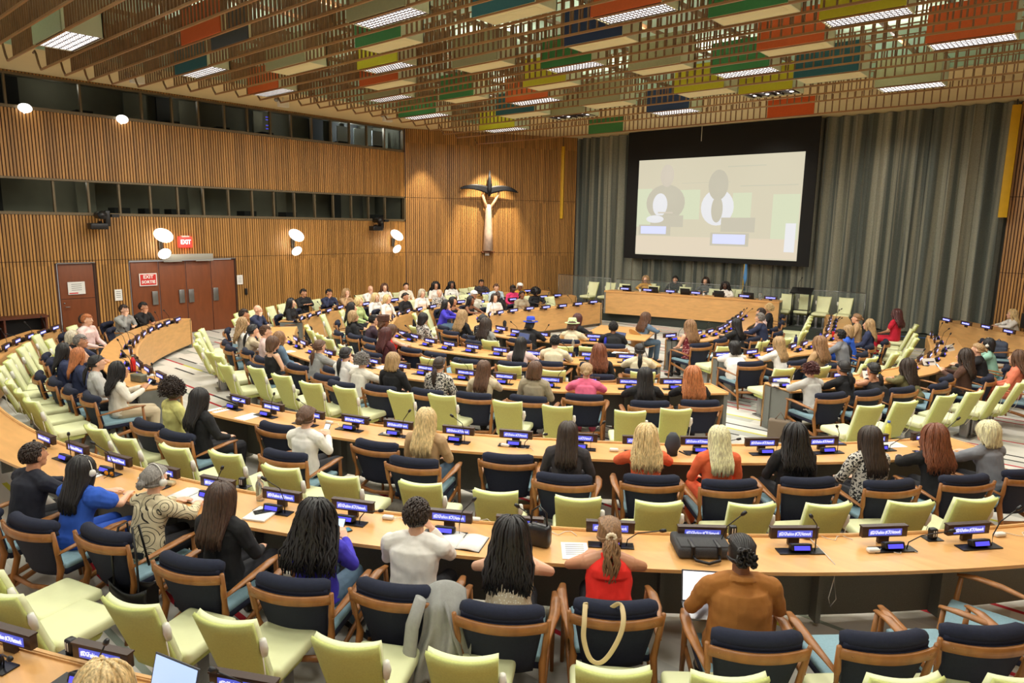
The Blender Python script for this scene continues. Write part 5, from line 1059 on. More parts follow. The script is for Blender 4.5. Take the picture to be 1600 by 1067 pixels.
tA = [(-130, .12), (-116, .18), (-80, .16), (-60, .15), (-39, .17), (-15, .2)]
tB = [(-137, .1), (-120, .25), (-105, .3), (-92, .24), (-82, .17), (-70, .09), (-55, -.03), (-45, -.02), (-28, .07)]
tC = [(-209, -.5), (-183, -.4), (-165, -.36), (-149, -.15), (-135, .05), (-110, .22), (-95, .22), (-80, .08), (-65, -.05), (-44, -.24)]
tCR = [(-29, -.16), (-10, 0), (0, .2), (8, .38), (20, .22)]
tD = [(-212, -.15), (-195, -.37), (-172, -.28), (-154, -.15), (-138, .05), (-112, .32), (-94, .38), (-80, .25), (-62, .08), (-48, -.05)]
tDR = [(-25, -.12), (-5, -.07), (5, .2), (12, .3), (22, .09), (40, .06)]
tE = [(-216, -.18), (-200, -.45), (-184, -.36), (-165, -.36), (-147, -.22), (-120, .1), (-100, .17), (-89, .22), (-78, .16), (-55, -.16)]
tER = [(-10, -.2), (4, .03), (12, .13), (22, -.04), (49, -.11)]
table('A', -128, -108, tA, 'outermost curved table at the far left edge')
table('A', -101, -17, tA, 'nearest long curved wooden table crossing the whole foreground')
table('B', -137, -92, tB, 'curved table on the left holding the red bottle, by the double doors')
table('B', -82, -28, tB, 'second long curved wooden table from the camera')
table('C', -126.5, -38, tC, 'third long curved wooden table from the camera')
table('C', -209, -134, tC, 'outer curved table running along the back left wall')
table('C', -30, 20, tCR, 'curved table at right with white name cards on it')
table('D', -212, -42, tD, 'fourth curved table sweeping round to the back left')
table('D', -25, 40, tDR, 'curved table at right with blue bottles and the red cup')
table('E', -216, -44, tE, 'innermost curved table with the broad wooden front')
table('E', -10, 49, tER, 'short inner curved table at right leading to the podium')
RG['Z'] = (12.15, 12.1, 16.)
table('Z', -84, -52, [(-90, 2.55), (0, 2.55)], 'table corner at the very bottom left holding a laptop')
# podium desk
t = thing('podium_desk', 'long wooden podium desk below the projection screen', 'desk', (-10.2, 20.3, .3))
def ptop(u): # u 0..1
    return Vector((-13.0 + 5.5 * u + 2.8 + .0 - .0, 0, 0))
PD = [Vector((-13.02 + 10.2 + 5.55 * u, 19.62 - 20.3 + 1.12 * u + .18 * math.sin(PI * u), 0)) for u in [k / 14 for k in range(15)]]
nb = Vector((-.2, .98, 0)).normalized()
def pstrip(b, d0, d1, z0, z1, mi=0):
    P = [p + nb * d0 for p in PD]; Q = [p + nb * d1 for p in PD]; vs = []
    for p, q in zip(P, Q): vs += [(p.x, p.y, z0), (q.x, q.y, z0), (q.x, q.y, z1), (p.x, p.y, z1)]
    fs = [[3, 2, 1, 0]]
    for i in range(len(PD) - 1):
        a = i * 4; c = a + 4; fs += [[a, a + 1, c + 1, c], [a + 1, a + 2, c + 2, c + 1], [a + 2, a + 3, c + 3, c + 2], [a + 3, a, c, c + 3]]
    e = (len(PD) - 1) * 4; fs.append([e, e + 1, e + 2, e + 3]); b.add(vs, fs, mi)
b = MB(); pstrip(b, 0, .7, .73, .77); pstrip(b, .01, .12, .77, .785); b.build('desk_top', M_TABLE, t)
b = MB(); pstrip(b, .02, .07, .0, .73); b.build('front_panel', M_APRON, t)
for i in (0, 14):
    b = MB(); p = PD[i] + nb * .35; b.box((p.x + (.03 if i == 0 else -.03), p.y, .365), (.05, .66, .73), rz=math.atan2(nb.y, nb.x) - PI / 2); b.build('end_panel', M_GREYEND, t)
# side desk at far right
t = thing('side_desk', 'wooden side desk with lit plates at the far right', 'desk', (-2.45, 21.35, 0), math.radians(-43))
b = MB(); b.box((.35, .33, .76), (3.6, .7, .04), bev=.01); b.build('desk_top', M_TABLE, t)
b = MB(); b.box((.35, .0, .40), (3.6, .05, .76), bev=.015); b.build('front_panel', M_APRON, t)
for x in (-1.4, 2.1): b = MB(); b.box((x, .33, .37), (.05, .62, .74)); b.build('end_panel', M_GREYEND, t)
# clerk table inside the ring
t = thing('clerk_table', 'small wooden clerks table inside the inner ring', 'table', (-8.75, 14.0, 0), math.radians(20))
b = MB(); b.box((0, 0, .72), (1.5, 1.9, .035), bev=.01); b.build('table_top', M_TABLE, t)
for x in (-.68, .68):
    for y in (-.88, .88): b = MB(); b.box((x, y, .35), (.05, .05, .7)); b.build('leg', M_STEEL, t)

# ------------------------------------------------------------------ chairs
def tubeobj(name, m, t, *args, **kw):
    b = MB(); b.tube(*args, **kw); return b.build(name, m, t)
def make_armchair():
    t = thing('armchair', 'x', 'armchair', (0, 0, -50))
    # padded seat: pale blue top, navy shell
    b = MB(); b.box((0, .03, .445), (.50, .52, .05), 0, bev=.022, seg=3); b.box((0, .03, .405), (.51, .53, .06), 1, bev=.025, seg=3); b.build('seat', [M_SEATBLUE, M_NAVY], t)
    def back(u, v):
        x = (u - .5) * (.40 + .14 * v); z = .37 + .40 * v
        return (x, -.20 - .10 * v - .05 * (1 - (2 * u - 1) ** 2), z), (0, 1, .1)
    b = MB(); b.grid(back, 14, 8, .035)
    P = [((u - .5) * .53, -.27 - .055 * (1 - (2 * u - 1) ** 2), .815) for u in [k / 14 for k in range(15)]]
    b.tube(P, [.035] + [.052] * 13 + [.035], 12, up=(0, 0, 1), flat=1.0)
    b.grid(lambda u, v: (((u - .5) * .53, -.262 - .05 * (1 - (2 * u - 1) ** 2) - .012 * v, .74 + .07 * v), (0, 1, 0)), 14, 2, .05)
    b.build('backrest', M_NAVY, t)
    def rail(u, v): return ((u - .5) * .60, -.335 - .06 * (1 - (2 * u - 1) ** 2), .715 + .062 * v + .012 * (2 * u - 1) ** 2), (0, 1, 0)
    b = MB(); b.grid(rail, 16, 2, .022)
    for x in (-.24, .24): b.ball((x, -.376, .755), .007, 6, 4)
    b.build('back_rail', M_CHAIRWOOD, t)
    for s in (-1, 1):
        tubeobj('leg', M_CHAIRWOOD, t, [(s * .285, -.40, 0), (s * .27, -.33, .28), (s * .265, -.28, .45), (s * .285, -.31, .62), (s * .305, -.34, .80)], [.016, .024, .027, .022, .015], 8)
        tubeobj('leg', M_CHAIRWOOD, t, [(s * .30, .30, 0), (s * .295, .27, .35), (s * .305, .25, .635)], [.014, .021, .017], 8)
        b = MB()
        pts = [(s * .285, -.32, .60), (s * .30, -.18, .62), (s * .325, .0, .645), (s * .325, .16, .655), (s * .31, .28, .645)]
        b.tube(pts, [.018, .027, .040, .038, .022], 8, flat=.42); b.build('armrest', M_CHAIRWOOD, t)
        tubeobj('side_rail', M_CHAIRWOOD, t, [(s * .272, -.34, .22), (s * .285, .28, .36)], [.016, .018], 6, flat=1.5)
    tubeobj('cross_rail', M_CHAIRWOOD, t, [(-.27, -.32, .30), (0, -.35, .285), (.27, -.32, .30)], [.02, .016, .02], 6, flat=1.4)
    return register(t)
def make_limechair():
    t = thing('lime_chair', 'x', 'chair', (0, 0, -50))
    b = MB(); b.box((0, .035, .44), (.43, .47, .09), bev=.042, seg=4); b.build('seat', M_LIME, t)
    def bk(u, v, o):
        w = .33 + .065 * v; x = (u - .5) * w
        return (x, -.17 - .25 * v + .045 * (2 * u - 1) ** 2 * v - o, .37 + .56 * v + .012 * (2 * u - 1) ** 2)
    b = MB(); b.grid(lambda u, v: (bk(u, v, 0), (0, .9, .4)), 10, 8, .05)
    b.build('backrest', M_LIME, t)
    b = MB(); b.grid(lambda u, v: (bk(u * 1.03 - .015, v * .995, .045), (0, .9, .4)), 10, 8, .025)
    b.add([(-.165, -.24, .40), (.165, -.24, .40), (.18, .12, .38), (-.18, .12, .38), (-.15, -.16, .33), (.15, -.16, .33), (.17, .1, .345), (-.17, .1, .345)], [[0, 1, 2, 3], [7, 6, 5, 4], [0, 4, 5, 1], [1, 5, 6, 2], [2, 6, 7, 3], [3, 7, 4, 0]])
    b.build('back_shell', M_LIMEBACK, t)
    b = MB()
    for x in (-.1, .1): b.box((x, 0, .17), (.075, .12, .34), bev=.012)
    b.box((0, 0, .012), (.34, .24, .024)); b.build('pedestal', M_STEEL, t)
    b = MB(); b.tube([(.205, -.33, .68), (.217, -.35, .74), (.217, -.36, .80)], [.02, .026, .02], 8); b.tube([(.215, -.36, .68), (.205, -.33, .5), (.18, -.25, .36)], .004, 5); b.build('earphone_holder', M_WHITEPL, t)
    return register(t)
ARM = make_armchair(); LIME = make_limechair()
ROWN = {'A': 'nearest row of armchairs', 'B': 'second row of armchairs', 'BL': 'left group near the red bottle', 'C': 'third row of armchairs', 'CL': 'group by the back left wall', 'D': 'fourth row of armchairs', 'E': 'innermost row of armchairs', 'ER': 'right inner row near the podium', 'DR': 'right group beside the red cup table', 'CR': 'right group at the name card table'}
ROWG = {'ZA': 'closest row of lime chairs along the bottom', 'AB': 'row right behind the nearest table', 'ABL': 'far left cluster of lime chairs', 'BC': 'row between second and third tables', 'BCR': 'right row beyond the second table', 'CD': 'row between third and fourth tables', 'CDR': 'right cluster beside the name card table', 'DE': 'row between fourth and innermost tables', 'DER': 'right cluster facing the podium side', 'CLo': 'row against the back left wall', 'DLo': 'back left rows among the audience', 'pod': 'row behind the podium desk', 'podR': 'raised group by the lectern'}
navy_objs = []; lime_objs = []
GN = {'A': 1, 'B': 1}
first = True
for (k, i, n, x, y, z, yaw) in NAVY:
    lab = 'navy wooden armchair, %s from left in the %s' % (ORD[i - 1], ROWN[k])
    jit = (((i * 37) % 11) - 5) * .012
    if first: o = ARM; o.location = (x, y, z); o.rotation_euler = (0, 0, yaw + jit); o['label'] = lab; first = False
    else: o = dup(ARM, (x, y, z), yaw + jit, lab)
    o['group'] = 'navy armchairs of the ' + ROWN[k]; navy_objs.append((o, k, x, y))
first = True
for (k, i, n, x, y, z, yaw) in GREEN:
    lab = 'lime padded chair, %s from left in the %s' % (ORD[i - 1], ROWG[k])
    jit = (((i * 53) % 13) - 6) * .01
    if first: o = LIME; o.location = (x, y, z); o.rotation_euler = (0, 0, yaw + jit); o['label'] = lab; first = False
    else: o = dup(LIME, (x, y, z), yaw + jit, lab)
    o['group'] = 'lime chairs of the ' + ROWG[k]; lime_objs.append((o, k, x, y))
# one armchair stands askew at the right end of the nearest row
x, y = -.35, 5.65; o = dup(ARM, (x, y, 0), .5 + PI / 3, 'navy armchair turned sideways under the right end of the nearest table', 'navy armchairs of the ' + ROWN['A'])

# ------------------------------------------------------------------ nameplates and microphone consoles
def make_plate():
    t = thing('desk_nameplate', 'x', 'nameplate', (0, 0, -50))
    b = MB(); b.box((0, 0, .100), (.39, .045, .088), bev=.004, seg=1); b.box((0, 0, .147), (.395, .052, .010)); b.box((0, .0, .035), (.09, .03, .065)); b.build('casing', M_CASING, t)
    b = MB(); b.box((0, -.0235, .100), (.285, .004, .056)); b.box((0, .0235, .100), (.285, .004, .056)); sc_o = b.build('screen', M_SCREEN, t)
    letters('#SDGFashion #CFLNetwork', .042, M_TEXT, (0, -.027, .100), (PI / 2, 0, 0), sc_o, width=.262, bold=.0002)
    letters('#SDGFashion #CFLNetwork', .042, M_TEXT, (0, .027, .100), (PI / 2, 0, PI), sc_o, width=.262, bold=.0002)
    return register(t)
def make_console(v):
    t = thing('microphone_console', 'x', 'microphone', (0, 0, -50))
    b = MB(); b.box((0, -.0, .004), (.36, .10, .008)); b.box((0, .0, .04), (.17, .06, .055), bev=.012, rx=-.35); b.build('base', M_BLACK, t)
    b = MB(); b.box((0, -.033, .045), (.125, .004, .033), rx=-.35); b.build('display', M_SCREENB, t)
    P = [[(.12, 0, 0), (.12, 0, .1), (.15, -.02, .22), (.24, -.06, .33)], [(.12, 0, 0), (.12, 0, .12), (.10, -.03, .24), (.02, -.1, .33)], [(.12, 0, 0), (.13, 0, .06), (.2, -.05, .14), (.36, -.12, .2)]][v]
    tubeobj('gooseneck', M_BLACK, t, P, .0045, 6)
    a = Vector(P[-1]); d = (a - Vector(P[-2])).normalized(); tubeobj('microphone_head', M_BLACK, t, [a, a + d * .02, a + d * .05], [.010, .016, .013], 8)
    return register(t)
PLT = make_plate(); CON = [make_console(v) for v in range(3)]
ROWP = {'A': 'nearest curved table', 'AL': 'far left end of the outermost table', 'B': 'second curved table', 'BL': 'left table with the red bottle', 'C': 'third curved table', 'CL': 'outer table by the back left wall', 'D': 'fourth curved table', 'DR': 'right table with the red cup', 'CR': 'right table with white name cards', 'E': 'innermost table', 'ER': 'short table leading to the podium', 'Z': 'bottom left corner table', 'desk': 'far right side desk', 'pod': 'podium desk'}
f1 = True; f2 = [True] * 3
for (k, i, n, x, y, z, yaw) in PLATES:
    lab = 'lit hashtag nameplate, %s from left on the %s' % (ORD[i - 1], ROWP[k])
    if k == 'pod': u = (x + 13.02) / 5.55; y = 19.62 + 1.12 * u + .18 * math.sin(PI * u) + .12
    if f1: o = PLT; o.location = (x, y, z + .001); o.rotation_euler = (0, 0, yaw); o['label'] = lab; f1 = False
    else: o = dup(PLT, (x, y, z + .001), yaw, lab)
    o['group'] = 'nameplates on the ' + ROWP[k]
    if k in ('desk', 'pod'): continue
    v = (i * 7 + len(k)) % 3; d = Vector((-math.sin(yaw), math.cos(yaw)))
    px, py = x - d.x * .13, y - d.y * .13
    lab = 'gooseneck microphone console, %s from left on the %s' % (ORD[i - 1], ROWP[k])
    if f2[v]: o = CON[v]; o.location = (px, py, z + .002); o.rotation_euler = (0, 0, yaw); o['label'] = lab; f2[v] = False
    else: o = dup(CON[v], (px, py, z + .002), yaw, lab)
    o['group'] = 'microphone consoles on the ' + ROWP[k]
SKIN = {'light': S(226, 176, 146), 'tan': S(196, 140, 106), 'brown': S(134, 88, 62), 'dark': S(72, 46, 36)}
HAIR = {'black': S(26, 22, 22), 'dkbrown': S(52, 38, 30), 'darkombre': S(66, 44, 30), 'brown': S(92, 62, 42), 'ltbrown': S(142, 106, 72), 'blonde': S(214, 186, 134), 'ltblonde': S(228, 212, 170), 'dkblonde': S(170, 138, 96), 'greyblonde': S(196, 184, 160), 'grey': S(132, 126, 120), 'ginger': S(182, 112, 66), 'auburn': S(120, 68, 42), 'dkred': S(78, 34, 32), 'white': S(226, 222, 212)}
CLO = {'ink': S(34, 36, 48), 'royal': S(46, 92, 196), 'black': S(26, 26, 29), 'violet': S(66, 56, 190), 'white': S(238, 234, 226), 'red': S(236, 40, 28), 'suede': S(164, 106, 46), 'grey': S(128, 130, 136), 'yellow': S(214, 208, 128), 'tanj': S(186, 152, 112), 'char': S(58, 54, 58), 'orange': S(230, 104, 62), 'offwhite': S(228, 222, 206), 'ltgrey': S(196, 194, 188), 'navy': S(44, 52, 84), 'navysuit': S(40, 48, 76), 'pinkw': S(228, 198, 192), 'greysh': S(150, 150, 146), 'beige': S(206, 190, 160), 'denim': S(96, 120, 142), 'taupe': S(162, 150, 126), 'pink': S(238, 112, 146), 'hotpink': S(222, 56, 110), 'ltblue': S(186, 206, 216), 'mustard': S(206, 152, 52), 'ltgreen': S(184, 202, 136), 'plum': S(66, 48, 60), 'maroon': S(82, 36, 42), 'brown': S(86, 58, 46), 'cream': S(226, 212, 178), 'redd': S(196, 26, 52), 'olive': S(110, 104, 66), 'mint': S(150, 196, 176), 'salmon': S(224, 126, 96), 'greywhite': S(92, 92, 94)}
def cloth(n):
    if n == 'swirl': return mat_two('cloth_swirl', S(40, 34, 28), S(214, 200, 164), 5, 'SWIRL', .17)
    if n == 'pattern': return mat_two('cloth_pattern', S(44, 42, 44), S(214, 208, 198), 42, 'NOISE', .49)
    if n == 'lace': return mat_two('cloth_lace', S(236, 230, 212), S(206, 190, 160), 60, 'DOTS', .32)
    if n == 'dots': return mat_two('cloth_dots', S(236, 234, 228), S(24, 24, 26), 22, 'DOTS', .22)
    if n == 'floral': return mat_two('cloth_floral', S(120, 30, 44), S(206, 150, 140), 26, 'NOISE', .56)
    return mat('cloth_' + n, CLO[n], .85, var=.07, scale=12, bump=.25, bscale=260)
def hairm(n): return mat_hair('hair_' + n, HAIR[n])
def skinm(n): return mat('skin_' + n, SKIN[n], .5, var=.05, scale=9)
def slot(o, m):
    if not o.data.materials: o.data.materials.append(None)
    o.material_slots[0].link = 'OBJECT'; o.material_slots[0].material = m
M_TROUS = [mat('trousers_dark', S(34, 34, 40), .85, bump=.2), mat('trousers_denim', S(84, 108, 130), .85, var=.1, scale=20, bump=.2), mat('trousers_beige', S(196, 180, 150), .85, bump=.2)]
M_SHOE = mat('shoe_leather', S(28, 26, 26), .4)
_eye = MB()
for s in (-1, 1):
    _eye.ball((s * .03, .083, .006), (.0125, .009, .0075), 10, 6, 0); _eye.ball((s * .03, .0895, .006), (.0055, .004, .0055), 8, 5, 1)
    _eye.tube([(s * .016, .094, .024), (s * .032, .094, .028), (s * .046, .084, .024)], .0028, 5, mi=1)
_eye.tube([(-.02, .099, -.058), (0, .103, -.0575), (.02, .099, -.058)], .0032, 5, mi=2)
EYE = _eye.mesh('eyes', [M_WHITEP, mat('eye_dark', S(30, 22, 18), .3), mat('lip_tone', S(168, 84, 78), .5)])
assert max(len(q[-1].split()) for q in PEOPLE) <= 12, [q[-1] for q in PEOPLE if len(q[-1].split()) > 12]
seats = navy_objs + lime_objs; used = set()
prev = {}
plan = []
for (k, x, y, z, yaw, st, hc, sk, top, pose, sex, face, desc) in PEOPLE:
    # sit in the nearest free chair when one is close
    best = None
    for j, (o, kk, cx_, cy_) in enumerate(seats):
        if j in used: continue
        d = math.hypot(cx_ - x, cy_ - y)
        if j >= len(navy_objs) and k not in ('CL', 'DL', 'CL2', 'RC', 'BCR2', 'PD', 'DK'): continue
        if d < .75 and (best is None or d < best[0]) and not (k in 'AB' and kk in ('ZA', 'AB')): best = (d, j)
    o = None; isnavy = True
    if best is not None and k not in ('PD', 'IN', 'DK'):
        o, kk, cx_, cy_ = seats[best[1]]; used.add(best[1]); isnavy = best[1] < len(navy_objs)
        if isnavy or k == 'RC': x, y = cx_ * .6 + x * .4, cy_ * .6 + y * .4
        if k != 'RC': yaw = o.rotation_euler.z
    plan.append([x, y, yaw, o, isnavy])
for it in range(40):      # neighbours keep elbow room
    for a in range(len(plan)):
        for b_ in range(a + 1, len(plan)):
            p, q = plan[a], plan[b_]; dx, dy = q[0] - p[0], q[1] - p[1]; d = math.hypot(dx, dy)
            if d >= .56: continue
            tx, ty = math.cos(p[2]), math.sin(p[2]); s = 1 if dx * tx + dy * ty > 0 else -1; m = min(.05, (.56 - d) / 2)
            p[0] -= tx * s * m; p[1] -= ty * s * m; q[0] += tx * s * m; q[1] += ty * s * m
taken = []
for (x, y, yaw, o, isnavy), row_ in zip(plan, PEOPLE):
    k, z, desc = row_[0], row_[3], row_[-1]
    yw = o.rotation_euler.z if o is not None else yaw
    d = Vector((-math.sin(yw), math.cos(yw))); loc = (x - d.x * .04, y - d.y * .04, z)
    if o is not None:
        o.location = loc; o['label'] = ('navy' if isnavy else 'lime') + ' chair under the ' + desc
    elif k in ('DK', 'PD'): dup(LIME, loc, yaw, 'lime chair under the ' + desc, 'lime chairs holding people at the desks')
    elif k != 'IN': dup(ARM, loc, yaw, 'navy chair under the ' + desc, 'navy armchairs of the audience')
    taken.append((loc[0], loc[1]))
def remove_tree(o):
    for ch in list(o.children_recursive): bpy.data.objects.remove(ch)
    bpy.data.objects.remove(o)
bpy.context.view_layer.update()
for lst, gap in ((navy_objs, .5), (lime_objs, .43)):      # free chairs stand clear of the occupied ones
    off_ = 0 if lst is navy_objs else len(navy_objs)
    for j, (o, kk, a, b_) in enumerate(lst):
        if j + off_ in used: continue
        d = Vector((-math.sin(o.rotation_euler.z), math.cos(o.rotation_euler.z))); ok = False
        for s in (0, -.1, -.2, -.3, .1, .2):
            p = (a + d.x * s, b_ + d.y * s)
            if all(math.hypot(p[0] - t[0], p[1] - t[1]) >= gap for t in taken): ok = True; break
        if ok: o.location.x, o.location.y = p; taken.append(p)
        elif o not in (ARM, LIME): remove_tree(o)
for idx, (k, x, y, z, yaw, st, hc, sk, top, pose, sex, face, desc) in enumerate(PEOPLE):
    x, y, yaw, isnavy = plan[idx][0], plan[idx][1], plan[idx][2], plan[idx][4]
    # far left groups turn a little towards the podium
    t = yaw
    if k in ('CL', 'DL', 'CL2', 'BL') or k in ('C', 'D') and x < -11: t -= .35 if face else .15
    bm_ = body_mesh(pose, sex)
    o = place('person', bm_); o.location = (x, y, z); o.rotation_euler = (0, 0, t)
    tag(o, desc, 'person'); slot(o, skinm(sk))
    J = joints(pose, sex); hd = J['hd']
    sleeve = sleeve_of(top, desc)
    ch = place('top_garment', top_mesh(pose, sex, sleeve), o); slot(ch, cloth(top))
    ch = place('trousers', legs_mesh(pose, sex), o); slot(ch, M_TROUS[1] if top in ('tanj', 'violet', 'denim') else (M_TROUS[2] if top in ('suede', 'offwhite') else (cloth(top) if top in ('royal', 'orange', 'redd', 'salmon', 'pink') else M_TROUS[0])))
    ch = place('shoes', shoe_mesh(pose, sex), o); slot(ch, M_SHOE)
    hs = 1.0 + (((idx * 29) % 7) - 3) * .015
    if st != 'BD':
        ch = place('hair', hair_mesh(st), o); ch.location = hd; ch.scale = (hs, 1, hs); ch.rotation_euler = (0, 0, 0); slot(ch, hairm(hc))
    if face or True:
        if face: ch = place('face_features', EYE, o); ch.location = hd
    if st == 'PH':
        b = MB()
        for q in range(10):
            a = q * .628; b.ball((math.cos(a) * .027, -.128, .03 + math.sin(a) * .024), .014, 8, 6)
        ch = b.build('scrunchie', mat('cream_fabric', S(232, 214, 186), .8), o); ch.location = hd
    if 'yellow hair tie' in desc:
        b = MB(); b.tube([(math.cos(a) * .022, -.12, -.04 + math.sin(a) * .022) for a in [q * .7 for q in range(10)]], .008, 6); ch = b.build('hair_tie', mat('yellow_tie', S(220, 190, 40), .7), o); ch.location = hd
    if 'headset' in desc:
        b = MB()
        for s in (-1, 1):
            b.tube([(s * .088, 0, -.01), (s * .112, 0, -.01)], [.034, .03], 14)
        b.tube([(s2 * .105 * math.cos(a) if False else math.cos(a) * .108, 0, -.005 + math.sin(a) * .145) for s2 in (1,) for a in [PI * q / 12 for q in range(13)]], .005, 6)
        ch = b.build('headset', M_WHITEPL, o); ch.location = hd
    if st in ('BHAT', 'GHAT', 'CAP', 'TURB'):
        b = MB()
        if st in ('BHAT', 'GHAT'):
            b.lathe([(.165, .052), (.168, .06), (.1, .064), (.094, .13), (.08, .165), (.03, .16), (.001, .155)], (0, -.01, 0), 24, 0); b.lathe([(.101, .066), (.099, .09)], (0, -.01, 0), 24, 1)
            m = [mat('hat_blue', S(44, 72, 196), .8), mat('hat_band', S(220, 180, 90), .8)] if st == 'BHAT' else [mat('hat_green', S(196, 214, 160), .8), mat('hat_band_white', S(238, 236, 222), .8)]
            b.build('hat', m, o).location = hd
        elif st == 'CAP':
            b.ball((0, -.01, .07), (.11, .12, .07), 18, 10); b.box((0, .1, .055), (.13, .09, .012), bev=.005); b.build('cap', M_WHITEP, o).location = hd
        else:
            b.ball((0, -.03, .07), (.11, .13, .085), 18, 10)
            for q in range(4): b.tube([(math.cos(a) * .108, -.02 + math.sin(a) * .125, .05 + .03 * q) for a in [w * .42 for w in range(16)]], .016, 6)
            b.build('head_wrap', cloth('brown'), o).location = hd
    if 'fur collar' in desc and 'behind' not in desc:
        b = MB(); rr = random.Random(4)
        for q in range(160): a = rr.uniform(0, 6.28); p = J['nck'] + Vector((math.cos(a) * .11, math.sin(a) * .09, rr.uniform(-.02, .05))); b.tube([p, p + Vector((math.cos(a), math.sin(a), rr.uniform(-.5, .5))) * .03], [.008, .002], 4)
        b.build('fur_collar', cloth('black'), o)
    if pose == 'phone':
        w = J['wrL'].lerp(J['wrR'], .5)
        d = Vector((-math.sin(t), math.cos(t), 0)); p = o.location + Matrix.Rotation(t, 3, 'Z') @ Vector((0, .40, .885 if sex == 'f' else .89))
        ph = MB(); ph.box((0, 0, 0), (.075, .009, .15), 0, bev=.004); ph.box((0, -.005, 0), (.066, .002, .138), 1)
        q = ph.build('smartphone', [M_BLACK, mat('phone_screen', S(180, 200, 220), .3, emis=S(190, 210, 230), estr=.9)]); q.location = p; q.rotation_euler = (-.7, 0, t)
        tag(q, 'phone held by the ' + desc, 'phone')
# the turned lime chair and free chairs keep their own labels
# ------------------------------------------------------------------ loose things
def at(b, name, mats, loc, rz, label, cat, group=None):
    o = b.build(name, mats); o.location = loc; o.rotation_euler = (0, 0, rz); return tag(o, label, cat, group)
TZ = .741
M_INK = mat('ink_print', S(90, 90, 96), .8)
def paper(x, y, z, rz, w, h, label, lines=6, name='paper_sheet'):
    b = MB(); b.box((0, 0, .002), (w, h, .003))
    for k in range(lines): b.box((0, h * .36 - k * h * .7 / lines, .004), (w * .7, .006, .001), 1)
    return at(b, name, [M_PAPER, M_INK], (x, y, z), rz, label, 'paper')
paper(-7.36, 2.11, TZ, .3, .22, .30, 'white paper before the person in blue puff sleeve dress')
paper(-8.78, 4.12, TZ, .1, .21, .30, 'white paper at the left end of the second table, nearer the aisle')
paper(-8.2, 4.2, TZ, .2, .21, .30, 'white paper on the second table, right of a similar sheet', 0)
paper(-2.9, 4.10, TZ, .7, .21, .28, 'printed sheet under the left arm of the person in red halter top')
paper(-7.26, 11.6, TZ, .3, .3, .2, 'white paper on the fourth table by the cream knit', 2)
paper(-1.75, 8.85, TZ, .9, .3, .22, 'open white papers beside the yellow bottle', 5)
paper(-1.25, 9.05, TZ, 1.0, .21, .3, 'white paper at the right end of the second table', 2)
paper(-11.6, 4.22, TZ, .0, .2, .28, 'white sheet on the left table beside the small grey box', 3)
paper(-11.9, 6.95, TZ, 0, .2, .28, 'white sheet on the third table, left portion', 3)
paper(-9.4, 7.35, TZ, .1, .34, .24, 'white paper spread on the third table before the grey curls', 3)
paper(-11.4, 9.6, TZ, .1, .34, .24, 'loose white papers on the fourth table, left portion', 3)
paper(-5.7, 12.75, TZ, .3, .3, .22, 'white paper at the left end of the red cup table', 3)
def book(x, y, rz, label, w=.19, h=.26, cover=None):
    b = MB()
    for s in (-1, 1): b.grid(lambda u, v, s=s: ((s * w * u, (v - .5) * h, .008 + .014 * math.sin(PI * min(1, u * 1.1)) ), (0, 0, 1)), 8, 2, .012)
    b.box((0, 0, .002), (w * 2.06, h * 1.04, .004), 1)
    return at(b, 'open_notebook', [M_PAPER, cover or M_BLACK], (x, y, TZ), rz, label, 'notebook')
book(-3.66, 3.60, .45, 'open notebook with blank pages right of the person in white shirt')
book(-6.12, 2.55, .35, 'open black notebook with white pages before the long dark haired person')
b = MB(); b.box((0, 0, .008), (.21, .27, .016), bev=.003); at(b, 'notepad', [M_PAPER], (-5.28, 2.78, TZ), .5, 'white notepad on the nearest table beside the glass bottle', 'notepad')
def phone(x, y, z, rz, label, lit=False):
    b = MB(); b.box((0, 0, .005), (.075, .15, .009), 0, bev=.004); b.box((0, 0, .0102), (.066, .138, .001), 1)
    at(b, 'smartphone', [M_BLACK, mat('phone_off', S(30, 34, 40), .1) if not lit else mat('phone_lit', S(60, 110, 120), .2, emis=S(70, 130, 140), estr=.6)], (x, y, z), rz, label, 'phone')
phone(-5.30, 2.80, TZ + .017, -.3, 'black phone lying on the white notepad')
phone(-4.50, 3.06, TZ, -.2, 'phone with lit app icons on the table edge beside the curly haired person', True)
phone(-5.46, 5.33, TZ, .4, 'black phone on the second table right of the very long blonde hair')
phone(-1.42, 8.75, TZ, .9, 'black phone on the second table beside the open papers')
def bottle(x, y, z, r, h, m, label, capm=None, cat='bottle', glass=False):
    t = thing('drink_bottle', label, cat, (x, y, z))
    b = MB(); b.lathe([(r * .9, 0), (r, .01), (r, h * .62), (r * .85, h * .72), (r * .45, h * .82), (r * .42, h * .9)], n=18); b.build('bottle_body', m, t)
    b = MB(); b.lathe([(r * .5, h * .88), (r * .5, h), (r * .3, h)], n=14); b.build('bottle_cap', capm or M_BLACK, t)
M_CLEAR = mat('clear_bottle', S(226, 232, 232), .08); M_CLEAR.node_tree.nodes['Principled BSDF'].inputs['Transmission Weight'].default_value = .85
bottle(-5.58, 2.93, TZ, .036, .24, M_CLEAR, 'clear water bottle on the nearest table left of the notepad', M_WHITEPL)
bottle(-12.07, 4.22, TZ, .04, .28, mat('red_steel', S(214, 36, 34), .35), 'tall red bottle on the left curved table', M_STEEL)
bottle(-1.84, 9.12, TZ, .036, .22, mat('yellow_drink', S(214, 214, 90), .3), 'yellow drink bottle with blue cap on the second table', mat('blue_cap', S(60, 100, 180), .4))
bottle(-7.88, 12.0, TZ, .034, .24, mat('blue_steel', S(40, 50, 180), .3), 'blue bottle near the person in black shirt at the inner table')
bottle(-4.75, 15.9, TZ, .036, .26, mat('blue_steel', S(40, 50, 180), .3), 'blue bottle beside the red cup')
